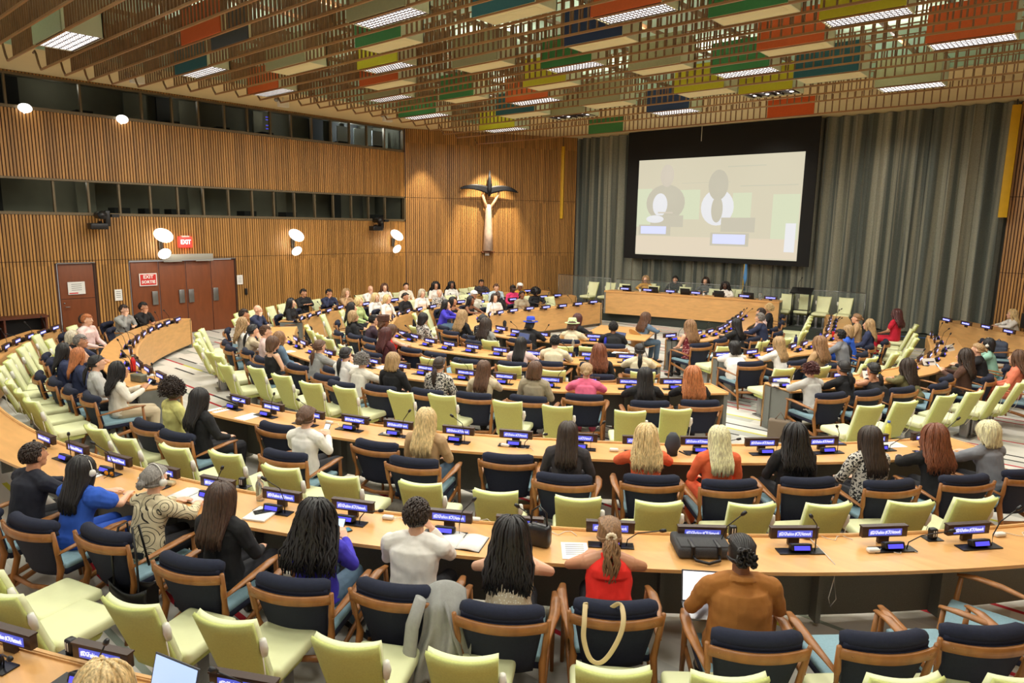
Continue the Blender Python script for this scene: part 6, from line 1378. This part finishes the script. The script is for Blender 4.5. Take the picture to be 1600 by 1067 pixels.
bottle(-5.05, 15.2, TZ, .036, .24, mat('dark_blue_steel', S(24, 30, 90), .3), 'dark blue bottle left of the red cup table end')
bottle(-8.25, 11.35, TZ, .03, .2, M_CLEAR, 'clear bottle with label on the fourth table right of the cream shirt', M_WHITEPL)
b = MB(); b.lathe([(.035, 0), (.048, .15), (.05, .155), (.001, .15)], n=18); at(b, 'drinking_cup', [mat('cup_red', S(214, 24, 36), .4)], (-4.76, 16.9, TZ), 0, 'large red cup on the right inner table', 'cup')
# grey box speaker, tissue case, sunglasses
b = MB(); b.box((0, 0, .06), (.24, .12, .12), bev=.015); at(b, 'speaker_box', [mat('olive_metal', S(112, 112, 92), .5, .3, var=.1)], (-11.25, 4.0, TZ), .3, 'small grey box with mesh face on the left curved table', 'speaker')
b = MB(); b.box((0, 0, .022), (.2, .06, .044), bev=.018); at(b, 'glasses_case', [mat('case_beige', S(206, 190, 150), .5)], (-6.58, 2.5, TZ), .6, 'long beige glasses case before the person with swirl jacket', 'case')
b = MB()
for s in (-1, 1): b.tube([(s * .035 + .03 * math.cos(a), .0, .03 + .026 * math.sin(a)) for a in [q * .5236 for q in range(13)]], .004, 6, mi=0); b.lathe([(.028, 0), (.028, .002)], n=16, mi=1, M=Matrix.Translation((s * .035, 0, .03)) @ Matrix.Rotation(PI / 2, 4, 'X')); b.tube([(s * .065, 0, .04), (s * .07, -.12, .03)], .003, 5)
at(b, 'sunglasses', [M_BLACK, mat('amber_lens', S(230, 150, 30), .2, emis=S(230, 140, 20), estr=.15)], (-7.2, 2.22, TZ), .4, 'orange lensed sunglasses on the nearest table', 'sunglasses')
# wired ear pieces
def earpiece(x, y, rz, label, drop=None):
    b = MB(); b.box((0, 0, .018), (.10, .05, .034), bev=.016, seg=3); pts = [(.05, 0, .012)] + [(.05 + .05 * i, .05 * math.sin(i * 1.7), .006) for i in range(1, 7)]; b.tube(pts, .003, 5)
    if drop: b.tube([(0, -.02, .01)] + [(0, -.1 - .1 * i, .008) for i in range(int(drop * 10) - 1)] + [(0, -drop - .02, .0), (.0, -drop - .03, -.12), (.03, -drop - .03, -.28), (-.01, -drop - .03, -.34), (-.03, -drop - .03, -.27), (0, -drop - .03, -.1)], .0035, 5)
    at(b, 'ear_piece', [M_WHITEPL], (x, y, TZ), rz, label, 'earpiece', 'white wired ear pieces')
EP = [(-4.42, 3.47, .5, 'between the curly hair and the white shirt', None), (-1.16, 5.7, .8, 'at the right part of the nearest table', None), (-1.62, 5.60, .75, 'with cord hanging off the nearest table', .42), (-.45, 6.75, .9, 'near the right end of the nearest table', None), (-3.35, 4.15, .6, 'right of the wavy black hair on the nearest table', .4), (-3.85, 3.95, .6, 'next to the open blank notebook', None), (-6.85, 2.4, .4, 'beside the orange sunglasses', None),
      (-5.0, 5.62, .4, 'on the second table beside the very long blonde hair', None), (-4.0, 6.35, .6, 'on the second table left of the dark cap', None), (-7.2, 4.75, .3, 'on the second table near the pinned up hair', None), (-2.6, 7.55, .7, 'on the second table behind orange dress', None), (-6.3, 4.95, .3, 'on the second table between two nameplates', None)]
for e in EP: earpiece(e[0], e[1], e[2], 'white wired ear piece ' + e[3], e[4])
def outlet(x, y, rz, label):
    t = thing('desk_outlet', label, 'outlet', (x, y, TZ), rz, 'raised desk outlets')
    b = MB(); b.box((0, 0, .003), (.14, .10, .005)); b.box((0, 0, .05), (.06, .05, .09), bev=.012); b.build('outlet_body', M_BLACK, t)
    b = MB()
    for q in (-.01, .01): b.box((q, -.027, .055), (.007, .003, .05))
    b.build('socket', M_WHITEPL, t)
outlet(-.86, 6.3, .85, 'raised black desk outlet in right part of nearest table'); outlet(-2.1, 5.2, .75, 'raised black desk outlet left of the twisted hair')
outlet(-6.0, 2.98, .4, 'raised black desk outlet above the open black notebook'); outlet(-4.3, 1.05, .25, 'raised black desk outlet on the bottom left table')
# briefcase style laptop bag
t = thing('laptop_bag', 'dark grey laptop bag lying on the nearest table', 'bag', (-2.18, 4.78, TZ), .72)
b = MB(); b.box((0, 0, .05), (.42, .31, .09), bev=.03, seg=3); b.box((0, -.06, .095), (.38, .16, .02), bev=.01); b.build('bag_body', mat('bag_grey', S(62, 62, 64), .85, var=.1, scale=60, bump=.3), t)
for s in (-.1, .1): b = MB(); b.box((s, -.10, .07), (.03, .14, .09), bev=.008); b.build('bag_strap', M_BLACK, t)
b = MB(); b.tube([(-.1, -.16, .04), (-.09, -.22, .03), (0, -.25, .02), (.09, -.22, .03), (.1, -.16, .04)], .012, 6); b.build('bag_handle', M_BLACK, t)
# laptop on the lap of the person in suede
def laptop(x, y, z, rz, label, scr, open_=1.85, w=.33):
    t = thing('laptop', label, 'laptop', (x, y, z), rz)
    b = MB(); b.box((0, 0, .008), (w, .23, .015), bev=.004); b.build('keyboard_base', M_STEEL, t)
    M = Matrix.Translation((0, .115, .012)) @ Matrix.Rotation(open_ - PI / 2, 4, 'X')
    # lid rises from the far edge, screen towards -y
    b = MB(); b.box((0, 0, .11), (w, .008, .22), 0, M=Matrix.Translation((0, .115, .012)) @ Matrix.Rotation(-(open_ - PI / 2), 4, 'X'), bev=.003); b.build('lid', M_BLACK if scr is None else mat('laptop_lid', S(90, 92, 96), .4, .6), t)
    if scr is not None: b = MB(); b.box((0, -.0055, .11), (w - .02, .002, .2), 0, M=Matrix.Translation((0, .115, .012)) @ Matrix.Rotation(-(open_ - PI / 2), 4, 'X')); b.build('display', scr, t)
laptop(-1.84, 4.22, .60, .62, 'open laptop with blank white screen on the lap of the person in suede', mat('screen_white', S(240, 242, 250), .4, emis=S(240, 242, 250), estr=1.1))
laptop(-3.40, 1.14, TZ, .28, 'laptop with pale blue document screen at the bottom edge', mat('screen_doc', S(170, 196, 236), .4, emis=S(176, 200, 240), estr=.9))
bottle(-3.10, 1.32, TZ, .04, .25, mat('grey_steel', S(96, 96, 92), .4, .3), 'grey bottle with black lid beside the bottom laptop')
laptop(-8.0, 12.55, TZ, -.1, 'dark laptop of the person with short black hair at inner table', mat('screen_dim', S(70, 80, 110), .4, emis=S(80, 90, 140), estr=.5))
laptop(-9.35, 10.9, TZ, -.1, 'laptop at the fourth table before the long black hair', mat('screen_dim', S(70, 80, 110), .4, emis=S(80, 90, 140), estr=.5))
for i, (x, y) in enumerate(((-12.35, 20.1), (-11.45, 20.32), (-10.45, 20.6), (-9.35, 20.75), (-8.45, 20.9))):
    laptop(x, y, 1.072, PI + .12, 'black laptop seen from behind on the podium desk, %s from left' % ORD[i], None, 1.9)
b = MB(); b.lathe([(.05, 0), (.055, .2), (.05, .21), (.001, .2)], n=16); at(b, 'water_pitcher', [M_CLEAR], (-8.1, 20.85, 1.072), 0, 'clear water pitcher near the right end of the podium desk', 'pitcher')
for i, (x, y) in enumerate(((-11.0, 20.35), (-9.85, 20.6), (-11.9, 20.1))):
    b = MB(); b.lathe([(.025, 0), (.035, .1), (.001, .1)], n=12); at(b, 'paper_cup', [M_PAPER], (x, y, 1.072), 0, 'white cup on the podium desk, ' + ['centre', 'right', 'left'][i] + ' one', 'cup')
# black tote with straps on an armchair
M_TOTE = mat('black_leather', S(24, 24, 26), .3, bump=.1)
t = thing('tote_bag', 'large black leather tote hanging from the armchair of the swirl jacket', 'bag', (-5.42, 1.78, 0), .35)
b = MB(); b.grid(lambda u, v: (((u - .5) * (.34 + .06 * v), -.07 - .01 * math.sin(u * 3), .12 + .36 * v - .07 * v * math.sin(PI * u)), (0, -1, 0)), 12, 6, .01)
b.grid(lambda u, v: (((u - .5) * (.34 + .06 * v), .05, .12 + .38 * v - .05 * v * math.sin(PI * u)), (0, 1, 0)), 12, 6, .01)
for s in (-1, 1): b.add([(s * .17, -.07, .12), (s * .17, .05, .12), (s * .2, .05, .5), (s * .2, -.07, .48)], [[0, 1, 2, 3]])
b.box((0, -.01, .12), (.34, .12, .01)); b.build('bag_body', M_TOTE, t)
b = MB(); b.tube([(-.13, -.07, .45), (-.14, -.06, .7), (-.12, .0, .90), (-.10, .06, .92), (-.08, .06, .7)], .009, 6); b.tube([(.13, -.07, .45), (.08, -.03, .7), (.0, .02, .91), (.02, .06, .92), (.1, .06, .6)], .009, 6); b.build('bag_handle', M_TOTE, t)
# grey jacket over the armchair
def jack(u, v):
    x = (u - .5) * (.26 + .20 * v) + .03 * math.sin(v * 5); fold = (.032 * math.sin(u * 15 + v * 2.2) + .014 * math.sin(u * 31 - v * 4)) * min(1, v * 2)
    y = .05 - .12 * min(1, v * 6) - .05 * v + fold - .06 * (1 - (2 * u - 1) ** 2) * v; z = .90 - .05 * (2 * u - 1) ** 2 - .66 * v - (.05 * math.cos(u * 7 + 1) * v)
    return (x, y, z), (0, -1, 0)
t = thing('jacket', 'pale grey tailored jacket draped over the back of an armchair', 'jacket', (-3.06, 2.86, 0), .6)
b = MB(); b.grid(jack, 26, 22, .022); b.build('jacket_body', mat('jacket_grey', S(152, 152, 148), .85, var=.05, scale=30, bump=.2), t)
b = MB(); b.tube([(-.14, -.08, .84), (-.19, -.12, .66), (-.205, -.15, .45), (-.215, -.16, .28)], [.055, .06, .055, .05], 12, flat=.6); b.build('jacket_sleeve', mat('jacket_grey', S(152, 152, 148)), t)
b = MB(); b.tube([(.02, -.09, .84), (.10, -.12, .62), (.16, -.145, .42)], [.012, .035, .008], 8, flat=.3); b.build('lapel', mat('jacket_lapel', S(136, 136, 132), .85), t)
# beige strap loop on the armchair behind the red halter
t = MB(); t.tube(smooth([(-.09, .07, .80), (-.095, -.01, .90), (-.10, -.10, .83), (-.10, -.12, .72), (-.06, -.125, .60), (0, -.125, .57), (.06, -.125, .63), (.12, -.12, .76), (.14, -.09, .86), (.12, 0, .905), (.06, .07, .82)], 6), .016, 8, flat=.3, up=(0, 1, 0))
at(t, 'bag_strap', [mat('beige_webbing', S(212, 190, 146), .85)], (-2.18, 3.38, 0), .62, 'beige bag strap looped over the armchair behind the red halter', 'strap')
# handbag on nearest table
t = thing('handbag', 'small dark handbag on the nearest table beside wavy black hair', 'bag', (-3.17, 3.98, TZ), .3)
b = MB(); b.box((0, 0, .09), (.2, .1, .18), bev=.04, seg=3); b.build('bag_body', M_TOTE, t); b = MB(); b.tube([(-.07, 0, .17), (-.06, 0, .28), (0, 0, .33), (.06, 0, .28), (.07, 0, .17)], .008, 6); b.build('bag_handle', M_TOTE, t)
# dark cap / backpack upright on the second table
t = thing('shoulder_bag', 'small charcoal bag standing on the second table beside wavy blonde hair', 'bag', (-3.47, 6.72, TZ), .5)
b = MB(); b.tube([(0, 0, 0), (0, 0, .1), (0, .01, .2), (0, .02, .25)], [.085, .09, .07, .03], 14, flat=.7); b.build('bag_body', mat('slate_nylon', S(46, 50, 58), .6), t); b = MB(); b.tube([(.07, -.02, .05), (.16, -.04, .02), (.2, 0, .01), (.16, .05, .01)], .008, 6); b.build('bag_strap', M_BLACK, t)
b = MB(); b.box((0, 0, .006), (.3, .21, .01), 0); b.box((.03, 0, .0125), (.2, .15, .002), 1); at(b, 'magazine', [M_BLACK, mat('cover_blue', S(50, 80, 160), .3)], (-2.3, 8.42, TZ), .8, 'dark magazine with blue cover on the second table', 'magazine')
# folded name cards
for i, (x, y, rz, w) in enumerate(((-2.94, 12.76, 1.0, .3), (-2.46, 14.85, 1.3, .32), (-2.46, 17.0, 1.6, .34), (-3.85, 11.02, .9, .3))):
    b = MB()
    for s in (-1, 1): b.box((0, s * .035, .06), (w, .003, .14), 0, rx=s * .5)
    b.box((0, -.045, .065), (w * .7, .002, .02), 1, rx=-.5)
    at(b, 'folded_name_card', [M_PAPER, M_INK], (x, y, TZ), rz - .25, 'folded white name card on the right table, ' + ['second nearest', 'third nearest', 'farthest', 'nearest at the table end'][i], 'name card', 'folded white name cards')
# backpack, monitor
b = MB(); b.box((0, 0, .2), (.34, .26, .4), 0, bev=.1, seg=4); b.box((.0, -.13, .16), (.26, .08, .22), 0, bev=.04, seg=3); b.tube([(-.05, 0, .38), (0, 0, .44), (.05, 0, .38)], .012, 6, mi=0)
at(b, 'backpack', [mat('blue_grey_nylon', S(70, 78, 96), .8, var=.3, scale=10)], (-1.75, 18.6, .45), .4, 'blue grey backpack resting on a chair near the side desk', 'backpack')
o = dup(ARM, (-1.72, 18.6, 0), -1.2, 'navy armchair carrying the blue grey backpack', 'navy armchairs of the audience')
t = thing('computer_monitor', 'large black monitor on the far right side desk', 'monitor', (-1.35, 21.0, .785), 2.5)
b = MB(); b.box((0, 0, .3), (.62, .04, .38), bev=.01); b.build('monitor_case', M_BLACK, t); b = MB(); b.box((0, .0, .06), (.06, .04, .12)); b.box((0, 0, .006), (.24, .18, .012)); b.build('stand', M_BLACK, t)
# tan shell chairs and a black one inside the rings
def shell(x, y, rz, label, c, name='shell_chair'):
    t = thing(name, label, 'chair', (x, y, 0), rz)
    b = MB()
    b.grid(lambda u, v: (((u - .5) * (.44 - .1 * abs(v - .5)), -.22 - .08 * v + .10 * (2 * u - 1) ** 2, .44 + .42 * math.sin(PI / 2 * v) - .10 * (2 * u - 1) ** 2 * v), (0, 1, 0)), 12, 8, .015)
    b.build('backrest', c, t)
    b = MB(); b.grid(lambda u, v: (((u - .5) * .46, -.22 + .46 * v, .44 + .03 * (2 * u - 1) ** 2 - .02 * math.sin(PI * v)), (0, 0, 1)), 10, 8, .02); b.build('seat', c, t)
    for a in range(4):
        an = a * PI / 2 + .78; b = MB(); b.tube([(.06 * math.cos(an), .06 * math.sin(an), .42), (.26 * math.cos(an), .26 * math.sin(an), .0)], .011, 6); b.build('leg', M_STEEL, t)
M_TANSH = mat('tan_fibreglass', S(186, 142, 82), .4)
shell(-8.05, 12.95, -.5, 'tan shell chair inside the inner ring, left of two', M_TANSH); 
for pl_, row_ in zip(plan, PEOPLE):
    if row_[0] == 'IN': shell(pl_[0], pl_[1], pl_[2], 'tan shell chair under the ' + row_[-1].replace(' on tan shell chair', '') if 'denim' in row_[-1] else 'black shell chair under the ' + row_[-1], M_TANSH if 'denim' in row_[-1] else M_BLACK)

shell(-9.3, 12.2, 2.9, 'black rounded shell chair inside the inner ring', M_BLACK)
# lectern of black bars
t = thing('lectern', 'thin black metal lectern on the platform right of the podium desk', 'lectern', (-7.1, 21.55, .3), math.radians(190))
for x in (-.24, .24):
    for y in (-.14, .14): b = MB(); b.tube([(x, y, 0), (x, y, 1.05)], .018, 6); b.build('leg', M_BLACK, t)
b = MB(); b.box((0, 0, 1.1), (.62, .46, .03), rx=-.3); b.box((0, 0, .5), (.48, .03, .03)); b.box((0, .14, .3), (.48, .02, .02)); b.build('reading_top', M_BLACK, t)
b = MB(); b.tube([(.1, 0, 1.1), (.1, .1, 1.35), (.0, .18, 1.5)], .007, 6); b.ball((0, .18, 1.5), .02); b.build('microphone', M_BLACK, t)
# glass balustrades on the platform
M_RAILG = mat('clear_panel', S(190, 205, 200), .05); M_RAILG.node_tree.nodes['Principled BSDF'].inputs['Alpha'].default_value = .12
for i, (x0, y0, x1, y1) in enumerate(((-16.2, 21.2, -13.6, 20.9), (-13.4, 20.95, -7.6, 22.0), (-7.5, 22.05, -5.5, 22.35))):
    t = thing('glass_balustrade', 'clear glass balustrade with thin steel rail, ' + ['left of the podium chairs', 'behind the podium speakers', 'by the lectern'][i], 'balustrade', (0, 0, 0))
    b = MB(); b.add([(x0, y0, .35), (x1, y1, .35), (x1, y1, 1.38), (x0, y0, 1.38)], [[0, 1, 2, 3]]); b.build('glass_panel', M_RAILG, t)
    b = MB(); b.tube([(x0, y0, 1.39), (x1, y1, 1.39)], .012, 6)
    n = max(1, int(math.hypot(x1 - x0, y1 - y0) / 1.8))
    for k in range(n + 1): b.tube([(x0 + (x1 - x0) * k / n, y0 + (y1 - y0) * k / n, .3), (x0 + (x1 - x0) * k / n, y0 + (y1 - y0) * k / n, 1.39)], .012, 6)
    b.build('steel_rail', M_STEEL, t)
# blue flag on a pole behind the podium
t = thing('flag', 'furled pale blue flag on a pole behind the podium', 'flag', (-9.3, 22.35, .3))
b = MB(); b.tube([(0, 0, 0), (0, 0, 2.3)], .014, 6); b.build('pole', M_GOLD, t)
b = MB(); b.tube([(.03, 0, 2.2), (.05, .02, 1.8), (.06, -.01, 1.3), (.05, 0, .9)], [.02, .05, .07, .05], 10, flat=.5); b.build('cloth', mat('flag_blue', S(84, 140, 196), .8), t)
# bags on the floor
b = MB(); b.box((0, 0, .17), (.34, .16, .34), bev=.04, seg=3); b.tube([(-.08, 0, .33), (0, 0, .46), (.08, 0, .33)], .01, 6); at(b, 'floor_bag', [mat('taupe_canvas', S(118, 104, 88), .8)], (-3.6, 10.45, 0), .3, 'taupe bag on the floor at the end of the name card table', 'bag')
b = MB(); b.box((0, 0, .2), (.3, .14, .4), bev=.05, seg=3); at(b, 'floor_bag', [mat('pattern_bag', S(200, 190, 180), .8, var=.3, scale=30)], (-7.6, 3.5, 0), .3, 'pale patterned bag on the floor beside the pinned up hair', 'bag')
b = MB(); b.box((0, 0, .18), (.34, .2, .34), bev=.07, seg=3); at(b, 'floor_bag', [mat('grey_bag', S(104, 98, 90), .8, var=.2, scale=20)], (-5.4, 4.35, 0), .4, 'grey bag on the floor left of the very long blonde hair chair', 'bag')
b = MB(); b.box((0, 0, .16), (.1, .28, .28), bev=.06, seg=3); b.tube([(0, -.08, .28), (0, 0, .4), (0, .08, .28)], .01, 6); at(b, 'brown_handbag', [mat('tan_leather', S(150, 98, 54), .5)], (-4.75, 5.0, 0), .4, 'tan leather bag on the floor near the charcoal blazer', 'bag')
# jacket on a chair at right
b = MB(); b.grid(lambda u, v: (((u - .5) * .5, .02 - .08 * min(1, v * 5) + .015 * math.sin(u * 15), .9 - .6 * v), (0, -1, 0)), 14, 10, .02)
at(b, 'coat', [cloth('black')], (-4.0, 14.9, 0), 1.2, 'black coat hung over an armchair in the right group', 'coat')
b = MB(); b.grid(lambda u, v: (((u - .5) * .3, .02 - .08 * min(1, v * 5) + .02 * math.sin(u * 15), .9 - .45 * v), (0, -1, 0)), 14, 10, .02)
at(b, 'scarf', [cloth('cream')], (-11.25, 8.75, 0), -.15, 'cream scarf hung over an armchair near the red top', 'scarf')
# blue tape on the platform
b = MB(); b.box((-4.1, 21.75, .303), (.9, .06, .004), rz=.3); tag(b.build('tape_strip', mat('blue_tape', S(60, 120, 200), .6)), 'strip of blue tape on the platform edge at right', 'tape')

# ------------------------------------------------------------------ camera
cam = bpy.data.cameras.new('camera'); co = bpy.data.objects.new('camera', cam); COL.objects.link(co)
roll, tilt, yaw = math.radians(.9), math.radians(9.7), math.radians(41.2)
F = Vector((-math.sin(yaw) * math.cos(tilt), math.cos(yaw) * math.cos(tilt), -math.sin(tilt))); R0 = Vector((math.cos(yaw), math.sin(yaw), 0)); U0 = R0.cross(F)
Rv = R0 * math.cos(roll) + U0 * math.sin(roll); Uv = U0 * math.cos(roll) - R0 * math.sin(roll)
M = Matrix((Rv, Uv, -F)).transposed().to_4x4(); M.translation = (0, 0, 3.25); co.matrix_world = M
cam.sensor_width = 36; cam.lens = 1067 / 1600 * 36; cam.clip_start = .05; cam.clip_end = 100
bpy.context.scene.camera = co
# ------------------------------------------------------------------ light
def spot(loc, target, e, size, blend, col=(1, .84, .6), r=.05):
    L = bpy.data.lights.new('spot_lamp', 'SPOT'); L.energy = e; L.spot_size = math.radians(size); L.spot_blend = blend; L.color = col; L.shadow_soft_size = r
    o = bpy.data.objects.new('spot_lamp', L); COL.objects.link(o); o.location = loc
    o.rotation_euler = (Vector(target) - Vector(loc)).to_track_quat('-Z', 'Y').to_euler()
sc = base + cn * 1.6
spot((sc.x, sc.y, 6.5), (base.x, base.y, 3.2), 1900, 50, .6)
p2 = CH0 + cd * .6 + cn * .9
spot((p2.x, p2.y, 6.5), (p2.x - cn.x * .75, p2.y - cn.y * .75, 3.4), 750, 44, .7)
for (x, y) in ((-12, 20.9), (-8.5, 21.4), (-5, 21.2), (-14.5, 20.6)):
    spot((x, y - .9, 6.5), (x, y + 1.9, 2.5), 130, 85, 1, (1, .95, .85), .05)
for (x, y) in ((-14, 1.2), (-10, 1.2), (-6, 1.2), (-2, 1.2), (1, 1.2), (-2, 4.7), (1, 8.7), (1, 13.1), (-6, 4.0), (-2, 7.1)):  # fill lamps added below the ceiling where no light box hangs
    if True:
        L = bpy.data.lights.new('ceiling_fill', 'AREA'); L.shape = 'RECTANGLE'; L.size = 1.6; L.size_y = .5; L.energy = 82; L.color = (1, .95, .87)
        o = bpy.data.objects.new('ceiling_fill', L); COL.objects.link(o); o.location = (x, y + .25, 6.15)
for x in (-14.5, -11, -7.5, -4, -.5):  # upward lamps added to brighten the recess, there is no cove fixture
    for y in (2.5, 7, 11.5, 15.5):
        L = bpy.data.lights.new('recess_fill', 'AREA'); L.shape = 'RECTANGLE'; L.size = 1.2; L.size_y = .3; L.energy = 42; L.color = (1, .98, .92)
        o = bpy.data.objects.new('recess_fill', L); COL.objects.link(o); o.location = (x, y + .25, 6.80); o.rotation_euler = (PI, 0, 0)
W = bpy.data.worlds.new('world'); bpy.context.scene.world = W; W.use_nodes = True
W.node_tree.nodes['Background'].inputs[0].default_value = (1, .96, .9, 1); W.node_tree.nodes['Background'].inputs[1].default_value = .55
sc_ = bpy.context.scene
sc_.view_settings.view_transform = 'Standard'; sc_.view_settings.look = 'None'; sc_.view_settings.exposure = 0.0; sc_.view_settings.gamma = 1; sc_.view_settings.use_curve_mapping = False
sc_.cycles.use_denoising = True; sc_.cycles.max_bounces = 8; sc_.cycles.diffuse_bounces = 4; sc_.cycles.sample_clamp_indirect = 6
sc_.cycles.use_adaptive_sampling = True
